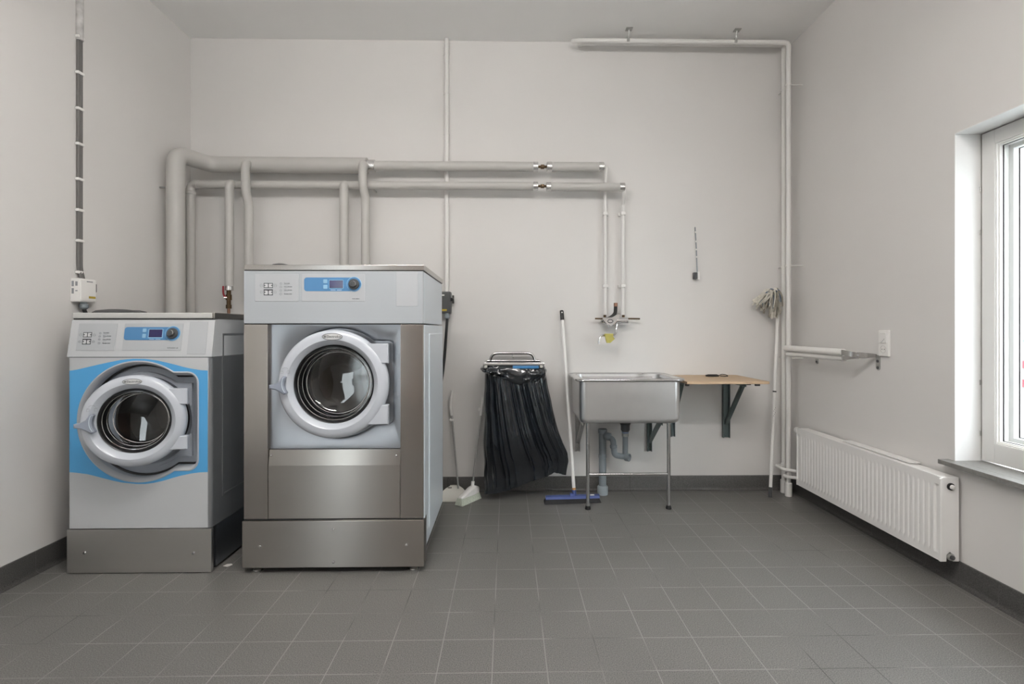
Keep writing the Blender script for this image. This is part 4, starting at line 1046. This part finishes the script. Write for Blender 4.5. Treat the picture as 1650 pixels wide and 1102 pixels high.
mb.loft([[V((x, 3.70 + (x - hb.x) * .07 + a, z)) for a, z in pr] for x in (hl_, hl_ + .012, hr_ - .012, hr_)], cap0=True, cap1=True)
mb.tube([V((hb.x - .03, 3.70, .045)), hb + dr_ * .0, hb + dr_ * .035], lambda t: .022 - .006 * t, 14)
hd = mb.build('broom_head', BROOMB, PB, 30)
MB().box((fx(951, 3.69), 3.674 + .015, .049), (fx(957.5, 3.69), 3.70, .0535)).build('sticker', PAPER, hd)
mb = MB(); N = 40
mb.loft([[V((x + (x - hb.x) * .07 * f_, 3.70 + (x - hb.x) * .07 + a * w_, z)) for a, w_, z, f_ in ((-.026, 1, .032, 0), (-.045, 1, .002, 1), (.045, 1, .002, 1), (.026, 1, .032, 0))] for x in [hl_ + .004 + (hr_ - hl_ - .008) * k / N for k in range(N + 1)]], cap0=True, cap1=True)
mb.build('bristles', BBRISTLE, PB)

# mop standing upside down in the corner
mbm = V((1.945, 3.775, 0)); mt = onY(1253.5, 500, 3.885)
MP = thing('string_mop', mbm, 'string mop standing upside down in the right corner, head against the wall', 'mop')
dm = (mt - mbm).normalized(); Lm = (mt - mbm).length
MB().tube([mbm + dm * .07, mt], .0115, 16).build('handle_tube', WHITE, MP)
MB().tube([mbm + V((0, 0, .002)), mbm + dm * .075], lambda t: .0135, 16).build('end_grip', DKGREY, MP)
MB().cyl(mbm + dm * .775, mbm + dm * .785, .013, 16).build('collar_ring', BLACKP, MP)
mb = MB()
for k in range(6): mb.cyl(mbm + dm * (.60 + .012 * k) + V((-.006 + .006 * (k % 3), -.0095, 0)), mbm + dm * (.60 + .012 * k) + V((-.006 + .006 * (k % 3), -.0125, 0)), .002, 6)
mb.build('lock_holes', BLACKP, MP)
random.seed(21)
top = onY(1247, 471, 3.86); strands = [MB(), MB(), MB()]
for k in range(150):
    a = random.uniform(0, 2 * pi); reach = random.uniform(.03, .125) ; L_ = random.uniform(.10, .20)
    dx, dy = cos(a), sin(a) * .55
    if dx > 0: reach *= .62
    lift = random.uniform(.0, .05)
    p0 = top + V((random.uniform(-.03, .02), random.uniform(-.015, .015), random.uniform(-.05, .01)))
    p1 = p0 + V((dx * reach * .45, dy * reach * .5, lift * .8))
    p2 = p0 + V((dx * reach * .95, dy * reach * .9, lift * .2 - L_ * .25))
    p3 = p0 + V((dx * reach * 1.15 + (.0 if dx > 0 else -.01), dy * reach, -L_ * .7 * (.6 if abs(dx) > .7 else 1)))
    pts = [p for p in (p0, p1, p2, p3)]
    for p in pts: p.y = min(p.y, 3.952); p.x = min(p.x, 2.06)
    which = 0 if k % 8 < 5 else (1 if k % 8 < 7 else 2)
    
    strands[which].tube(pts, random.uniform(.0062, .0088), 6, fil=.03, flat=(dx * .2, -1, .1))
for k in range(9):     # long straps hanging down the front and along the handle
    x = top.x + random.uniform(-.055, .035); p0 = V((x, 3.835, top.z - .03)); e = V((x - .008 + random.uniform(-.008, .012), 3.845 + random.uniform(-.01, .02), onY(1240, 513, 3.85).z + random.uniform(-.003, .02)))
    strands[k % 2].tube([p0, (p0 + e) / 2 + V((0, -.008, 0)), e], .0085, 6, flat=(0, -1, 0))
hd = strands[0].build('mop_head', MOPC, MP); strands[1].build('grey_strands', MOPD, hd); strands[2].build('blue_strands', MOPB, hd)

# long-handled dustpan
pc = V((fx(731, 3.79), 3.79, 0))
DP = thing('dustpan', pc, 'cream long-handled dustpan on the floor beside the larger machine', 'dustpan')
mb = MB(); rows = []
W0, N = .105, 24
for layer in (0, 1):
    R_ = []
    for i in range(9):
        t = i / 8; row = []
        for j in range(N + 1):
            s_ = -1 + 2 * j / N
            wd = W0 * (1 - .10 * t); x = pc.x + s_ * wd * (1 if t < .3 else math.sqrt(max(.0, 1 - ((t - .3) / .7) ** 2 * .86)))
            y = 3.715 + .155 * t * (1 - .06 * s_ * s_)
            z = .003 + .068 * t ** 1.6 + .020 * (abs(s_) ** 4) * t * (1 - t) + (-.004 if layer else 0)
            row.append(V((x - .05 * (1 - t) * 0, y + .03 * s_ * 0, max(z, .0005))))
        R_.append(row)
    rows.append(R_)
for R_ in rows: mb.loft(R_, closed=False)
bd = rows[0]; bd2 = rows[1]
edge = lambda R_: [r[0] for r in R_] + R_[-1][1:] + [r[-1] for r in R_[::-1]][1:] + R_[0][1:-1][::-1]
mb.loft([edge(rows[0]), edge(rows[1])]); 
back = [V((p.x, p.y + .004, p.z + .004)) for p in rows[0][-1]]; fl_ = [V((p.x, p.y + .012, .0)) for p in rows[0][-1]]
mb.loft([back, fl_], closed=False)
pan = mb.build('pan', CREAM, DP, 50)
mb = MB()
for k in range(3): mb.box((fx(722 + 2.2 * k, 3.84), 3.838, .060), (fx(723 + 2.2 * k, 3.84), 3.852, .066))
mb.build('vent_slots', DKGREY, pan)
s0, s1 = onY(738.5, 787, 3.835), onY(727.5, 665, 3.925); dd = (s1 - s0).normalized()
MB().tube([s0, s1], .0068, 12).build('rod', GALV, DP)
MB().tube([s1 - dd * .02, onY(725.5, 655, 3.92), onY(727.5, 640, 3.925), onY(728.5, 629, 3.93)], lambda t: .0125 if t < .8 else .009, 12, fil=.03).build('grip', WHITE, DP)
q = onY(728, 676, 3.92); MB().box(q + V((-.016, -.012, -.010)), q + V((.016, .010, .006)), .003).build('clip', WHITE, DP)

# long-handled hand brush
e1, e2 = V((fx(741, 3.64), 3.64, 0)), V((fx(768.5, 3.80), 3.80, 0))
HBr = thing('floor_brush', (e1 + e2) / 2, 'long-handled white brush with pale green bristles in front of the dustpan', 'brush')
dxy = (e2 - e1).normalized(); nrm = V((-dxy.y, dxy.x, 0))
mb = MB(); loops = []
for t, hh, ww in ((-.02, .045, .012), (.0, .056, .020), (.3, .075, .024), (.62, .098, .028), (.8, .104, .028), (1, .088, .022)):
    c0 = e1.lerp(e2, t); loops.append([c0 + nrm * a * ww + V((0, 0, z)) for a, z in ((-1, .046), (-1, hh - .008), (-.6, hh), (.6, hh), (1, hh - .008), (1, .046))])
mb.loft(loops, cap0=True, cap1=True)
b0 = e1.lerp(e2, .72) + V((0, 0, .095)); b1 = onY(778.5, 640, 3.925); db = (b1 - b0).normalized()
mb.tube([b0 - V((0, 0, .02)), b0 + db * .04], .012, 14); mb.build('brush_head', WHITE, HBr, 40)
mb = MB(); loops = []
for k in range(25):
    t = -.02 + 1.03 * k / 24; c0 = e1.lerp(e2, t) + dxy * (-.012 + .02 * t); fl2 = .0025 * (k % 2)
    loops.append([e1.lerp(e2, t) + nrm * a * .020 + V((0, 0, .048)) if up_ else c0 + nrm * a * (.034 + fl2) + V((0, 0, .002)) for a, up_ in ((-1, 0), (-1, 1), (1, 1), (1, 0))])
mb.loft(loops, cap0=True, cap1=True); mb.build('bristles', BRISTLE, HBr)
MB().tube([b0 + db * .02, b0 + db * ((b1 - b0).length - .1)], .0068, 12).build('rod', GALV, HBr)
g0 = b0 + db * ((b1 - b0).length - .14)
MB().tube([g0, b1], .0115, 12).build('grip', WHITE, HBr)
MB().cyl(onY(773, 662, 3.90), onY(774, 660, 3.90) + V((.0, 0, .01)), .0125, 10).build('clip', WHITE, HBr)

# ================================================================== RIGHT WALL THINGS
# radiator
rx0, rx1, ry0, ry1, rz0, rz1 = 2.100, 2.190, 2.462, 3.700, .118, .522
RD = thing('radiator', (2.15, (ry0 + ry1) / 2, rz0), 'long white ribbed panel radiator low on the right wall', 'radiator')
NR = 36; mb = MB(); grid = []
zs_ = [0, .022, .034, .042, .05, .06] ; zz = [rz0 + a for a in zs_] + [rz0 + .12, (rz0 + rz1) / 2, rz1 - .12] + [rz1 - a for a in zs_[::-1]]
env_ = [0, 0, .0, .5, .9, 1, 1, 1, 1, 1, .9, .5, 0, 0, 0]
ys = []
mgn = .03
for k in range(NR * 8 + 1): ys.append(mgn + (ry1 - ry0 - 2 * mgn) * k / (NR * 8))
ys = [0, .012] + ys + [ry1 - ry0 - .012, ry1 - ry0]
for z, e in zip(zz, env_):
    row = []
    for q in ys:
        ph = (q - mgn) / (ry1 - ry0 - 2 * mgn) * NR
        d_ = 0
        if 0 < ph < NR:
            f_ = ph % 1; d_ = .0085 - .0045 + .0045 * max(0, min(1, (.5 - abs(f_ - .5)) * 6 - .4))
        row.append(V((rx0 + .010 - (.0 if False else 0) - (d_ - .0085) * -e * 1.0 if False else rx0 + (.0085 - d_) * e, ry0 + q, z)))
    grid.append(row)
mb.loft(grid, closed=False)
mb.box((rx0 + .010, ry0 + .004, rz0 + .004), (rx0 + .02, ry1 - .004, rz1 - .004))
mb.build('front_panel', RADW, RD, 25)
mb = MB(); mb.box((rx0 + .060, ry0 + .01, rz0 + .01), (rx0 + .072, ry1 - .01, rz1 - .012), .003); mb.build('rear_panel', RADW, RD)
mb = MB()
en = [(rx0 - .001, rz0 - .002), (rx0 + .028, rz0 - .002), (rx0 + .030, rz0 + .03), (rx0 + .045, rz0 + .044), (rx0 + .060, rz0 + .03), (rx0 + .062, rz0 - .002), (rx1, rz0 - .002), (rx1, rz1 + .001), (rx0 + .010, rz1 + .003), (rx0 - .001, rz1 - .006)]
mb.prism(en, lambda a, b, h: V((a, h, b)), ry0 - .006, ry0 + .006, bev=.002); mb.build('end_cover', RADW, RD, 30)
mb = MB(); mb.prism(en, lambda a, b, h: V((a, h, b)), ry1 + .004, ry1 - .006, bev=.002); mb.build('end_cover', RADW, RD, 30)
mb = MB(); mb.box((rx0 + .004, ry0, rz1 - .003), (rx0 + .030, ry1, rz1 + .004), .002); mb.box((rx0 + .030, ry0, rz1 - .003), (rx1 - .002, ry1, rz1 + .002), .001); mb.build('top_grille', RADW, RD)
mb = MB(); mb.box((rx1 - .05, 2.70, rz1 + .006), (rx1 + .010, 3.25, rz1 + .012), .001); mb.build('top_plate', RADW, RD)
for z, m1, m2 in ((rz1 - .042, BLACKP, WHITE), (rz0 + .022, GALV, DKGREY)):
    c0 = V((rx0 + .046, ry0 - .006, z)); mb = MB(); mb.lathe([(.0175, 0), (.0175, .006), (.012, .008), (0, .008)], c0, (0, -1, 0), 20); pg = mb.build('plug', m1, RD)
    MB().lathe([(.011, .008), (.0105, .016), (.006, .018), (0, .018)], c0 + V((.001, 0, 0)), (0, -1, 0), 16).build('plug_centre', m2, pg)
c0 = V((rx0 + .035, ry1 + .004, rz1 - .022))
mb = MB(); mb.lathe([(.012, 0), (.016, .004), (.022, .012), (.022, .055), (.018, .066), (0, .068)], c0, (0, 1, 0), 24); vl = mb.build('thermostat_valve', RADW, RD)
mb = MB()
for k in range(14): a = 2 * pi * k / 14; mb.box(c0 + V((.0215 * cos(a) - .0022, .012, .0215 * sin(a) - .0022)), c0 + V((.0215 * cos(a) + .0022, .020, .0215 * sin(a) + .0022)))
mb.build('valve_marks', DKGREY, vl)
for y in (2.75, 3.4): MB().box((rx1 - .03, y - .02, rz0 + .05), (XR, y + .02, rz1 - .06), .002).build('wall_mount', GALV, RD)
MB().cyl((rx0 + .04, 3.60, rz0 - .012), (rx0 + .04, 3.60, rz0 + .02), .006, 8).build('drain_nipple', GALV, RD)

# folding towel rail
xrk = 2.06
STRAP = mat('strap_steel', (.36, .35, .34), .25, 1)
RK = thing('folding_rack', (XR, 3.3, 1.06), 'white two-bar folding drying rail on the right wall above the radiator', 'rack')
pA = V((xrk - .004, 3.762, 1.103)); pB = V((xrk, 3.117, 1.100))
MB().tube([pA, pB], .0215, 20).build('bar', WHITE, RK)
pA2 = V((xrk + .012, 3.764, 1.062)); pB2 = V((xrk + .02, 3.14, 1.063))
MB().tube([pA2, pB2], .0185, 20).build('bar', WHITE, RK)
for p in (pB, pB2):
    for k in range(3):
        a = 2.1 * k; MB().cyl(p + V((.009 * cos(a), .001, .009 * sin(a))), p + V((.009 * cos(a), -.004, .009 * sin(a))), .0042, 10).build('bar_end_rivet', GALV, RK)
def strap(pts, wdt, nm, m):
    mb = MB(); loops = []
    pts = fillet([V(p) for p in pts], .03, 6)
    for i, p in enumerate(pts):
        t = (pts[min(i + 1, len(pts) - 1)] - pts[max(i - 1, 0)]).normalized(); n_ = t.cross(V((0, 0, 1))).normalized()
        k = i / (len(pts) - 1)
        loops.append([p + n_ * a * .002 + V((0, 0, b * wdt(k))) for a, b in ((-1, -1), (1, -1), (1, 1), (-1, 1))])
    mb.loft(loops, cap0=True, cap1=True); return mb.build(nm, m, RK, 30)
strap([(xrk - .016, 3.115, 1.100), (xrk + .02, 3.075, 1.092), (xrk + .05, 3.06, 1.085)], lambda k: .017 - .002 * k, 'link_plate', STRAP)
strap([(xrk + .0, 3.13, 1.065), (xrk + .03, 3.10, 1.075), (xrk + .055, 3.06, 1.08)], lambda k: .015, 'link_plate', STRAP)
strap([(xrk + .045, 3.06, 1.086), (xrk + .085, 3.04, 1.084), (xrk + .12, 3.035, 1.086), (XR - .006, 3.028, 1.083)], lambda k: .018 - .008 * k, 'arm', STRAP)
MB().cyl((xrk + .048, 3.060, 1.085), (xrk + .044, 3.050, 1.085), .006, 10).build('pivot', GALV, RK)
for y, za, zb2 in ((3.020, 1.088, .998), (3.624, 1.062, .996)):
    z0_, z1_ = zb2, za
    mb = MB(); ol = [(y - .017, z1_), (y + .017, z1_)] + [(y + .017 * cos(a), z0_ + .017 + .017 * -sin(a)) for a in [radians(15 * i) for i in range(13)]]
    mb.prism(ol, lambda a, b, h: V((h, a, b)), XR - .005, XR, bev=.001); mp_ = mb.build('wall_plate', GALV, RK)
    for dz in (.016, .055): MB().lathe([(.009, 0), (.008, .004), (0, .005)], V((XR - .005, y, z0_ + dz)), (-1, 0, 0), 14).build('screw', DKGREY, mp_)
for y in (3.62,): strap([(xrk + .05, y, 1.058), (XR - .004, y, 1.056)], lambda k: .008, 'arm', STRAP)

# combined switch and socket
WS = thing('wall_socket', (XR, 2.965, 1.16), 'white combined light switch and power socket on the right wall', 'socket')
sy0_, sy1_, sz0_, sz1_ = 2.925, 3.008, 1.083, 1.236
mb = MB(); mb.prism(rrect(sy0_, sy1_, sz0_, sz1_, .006), lambda a, b, h: V((h, a, b)), XR - .012, XR, bev=.004); mb.build('cover_plate', WHITE, WS, 30)
cy_ = (sy0_ + sy1_) / 2; czs = sz0_ + .042
mb = MB(); mb.lathe([(.022, 0), (.021, .001), (.019, -.004), (.018, -.009), (0, -.009)], (XR - .0125, cy_, czs), (-1, 0, 0), 28); mb.build('socket_well', mat('socket_grey', (.5, .49, .47), .5), WS)
mb = MB()
for dy in (-.0095, .0095): mb.cyl((XR - .006, cy_ + dy, czs), (XR - .0125, cy_ + dy, czs), .003, 10)
mb.build('socket_holes', DKGREY, WS)
mb = MB(); mb.prism(rrect(cy_ - .026, cy_ + .026, sz0_ + .078, sz1_ - .012, .004), lambda a, b, h: V((h, a, b)), XR - .0165, XR - .011, bev=.002); mb.build('switch_rocker', WHITE, WS, 30)
mb = MB(); mb.tube([V((XR - .0168, cy_ + .012, sz0_ + .083)), V((XR - .0168, cy_ - .004, sz0_ + .092)), V((XR - .0168, cy_ - .014, sz0_ + .104))], .0009, 6); mb.build('switch_scratch', INKL, WS)

# cut-off cable with a small box on the back wall
CS = thing('cable_stub', onY(1121, 445, YB), 'small grey box with a short thin cable, alone high on the back wall', 'cable box')
a_, b_ = onY(1117.2, 449.5, 3.94), onY(1124.5, 439, 3.94)
MB().box((a_.x, 3.925, a_.z), (b_.x, YB, b_.z), .003).build('box', DKGREY, CS)
MB().box((b_.x - .008, 3.92, a_.z - .006), (b_.x + .006, YB, b_.z + .004), .002).build('box_edge', WHITE, CS)
mb = MB(); mb.tube([onY(1123.5, 440, 3.935), onY(1122.6, 415, 3.95), onY(1121.5, 390, 3.953), onY(1120, 366, 3.955)], .0042, 8); cw = mb.build('thin_cable', GREYP, CS)
for py in (374, 389, 402, 414, 427): q = onY(1120 + (py - 366) * .047, py, 3.95); MB().cyl(q - V((0, 0, .006)), q + V((0, 0, .006)), .0052, 8).build('paint_fleck', WHITE, cw)

# scrap of paper on the floor between the machines
q = onY(367, 905, 2.66); yy0 = 1.24 * F / (905 - CY)
p0 = V((fx(367, 2.73), 2.73, 0))
mb = MB(); mb.prism([(-.018, -.012), (.006, -.016), (.024, .002), (.012, .016), (-.010, .012)], lambda a, b, h: V((p0.x + a, p0.y + b, h + .004 * abs(sin(a * 80)))), .0008, .002)
o = mb.build('paper_scrap', PAPER, origin=p0); tag(o, 'white scrap of paper on the floor between the two machines', 'paper')

# ================================================================== LIGHT
LM = emis('lamp_diffuser', (1.0, .96, .925), W_LAMP)  # unseen lamps, hung and placed to brighten walls, ceiling and floor
for i, (x, y, lb) in enumerate(((-.7, 1.3, 'unseen white ceiling lamp nearest the machines, added as fill light'), (.95, .5, 'unseen white ceiling lamp nearest the window, added as fill light'))):
    T_ = thing('ceiling_fill_lamp', (x, y, ZC), lb, 'lamp', 'unseen long ceiling fill lamps')
    zl = 2.98
    MB().box((x - .62, y - .035, zl + .03), (x + .62, y + .035, zl + .055), .004).build('lamp_housing', WHITE, T_)
    MB().box((x - .60, y - .075, zl - .03), (x + .60, y + .075, zl + .03), .012).build('diffuser', LM, T_)
    for sx in (-.5, .5): MB().cyl((x + sx, y, zl + .05), (x + sx, y, ZC), .004, 8).build('suspension_rod', GALV, T_)
wd = bpy.data.worlds.new('overcast'); SC.world = wd; wd.use_nodes = True
nt = wd.node_tree; bg = nt.nodes['Background']
tc = nt.nodes.new('ShaderNodeTexCoord'); sp = nt.nodes.new('ShaderNodeSeparateXYZ'); rp = nt.nodes.new('ShaderNodeValToRGB')
nt.links.new(tc.outputs['Generated'], sp.inputs[0]); nt.links.new(sp.outputs['Z'], rp.inputs[0]); nt.links.new(rp.outputs[0], bg.inputs[0])
rp.color_ramp.elements[0].color = (.62, .66, .68, 1); rp.color_ramp.elements[1].color = (.93, .96, 1.0, 1); rp.color_ramp.elements[0].position = .0; rp.color_ramp.elements[1].position = .5
bg.inputs['Strength'].default_value = W_SKY

# ================================================================== CAMERA
cam = bpy.data.cameras.new('camera'); co = bpy.data.objects.new('camera', cam); COL.objects.link(co)
co.location = (0, 0, H); co.rotation_euler = (pi / 2, 0, -TH)
cam.sensor_width = 36; cam.lens = 36 * F / 1650; cam.shift_x = -(CX - 825) / 1650; cam.shift_y = -(551 - CY) / 1650; cam.clip_start = .02
SC.camera = co
SC.view_settings.view_transform = 'Standard'; SC.view_settings.look = 'None'; SC.view_settings.gamma = 1
SC.view_settings.exposure = EXPO
SC.cycles.max_bounces = 10; SC.cycles.diffuse_bounces = 6; SC.cycles.glossy_bounces = 5; SC.cycles.transparent_max_bounces = 16
SC.cycles.sample_clamp_indirect = 6.0
SC.cycles.use_denoising = True
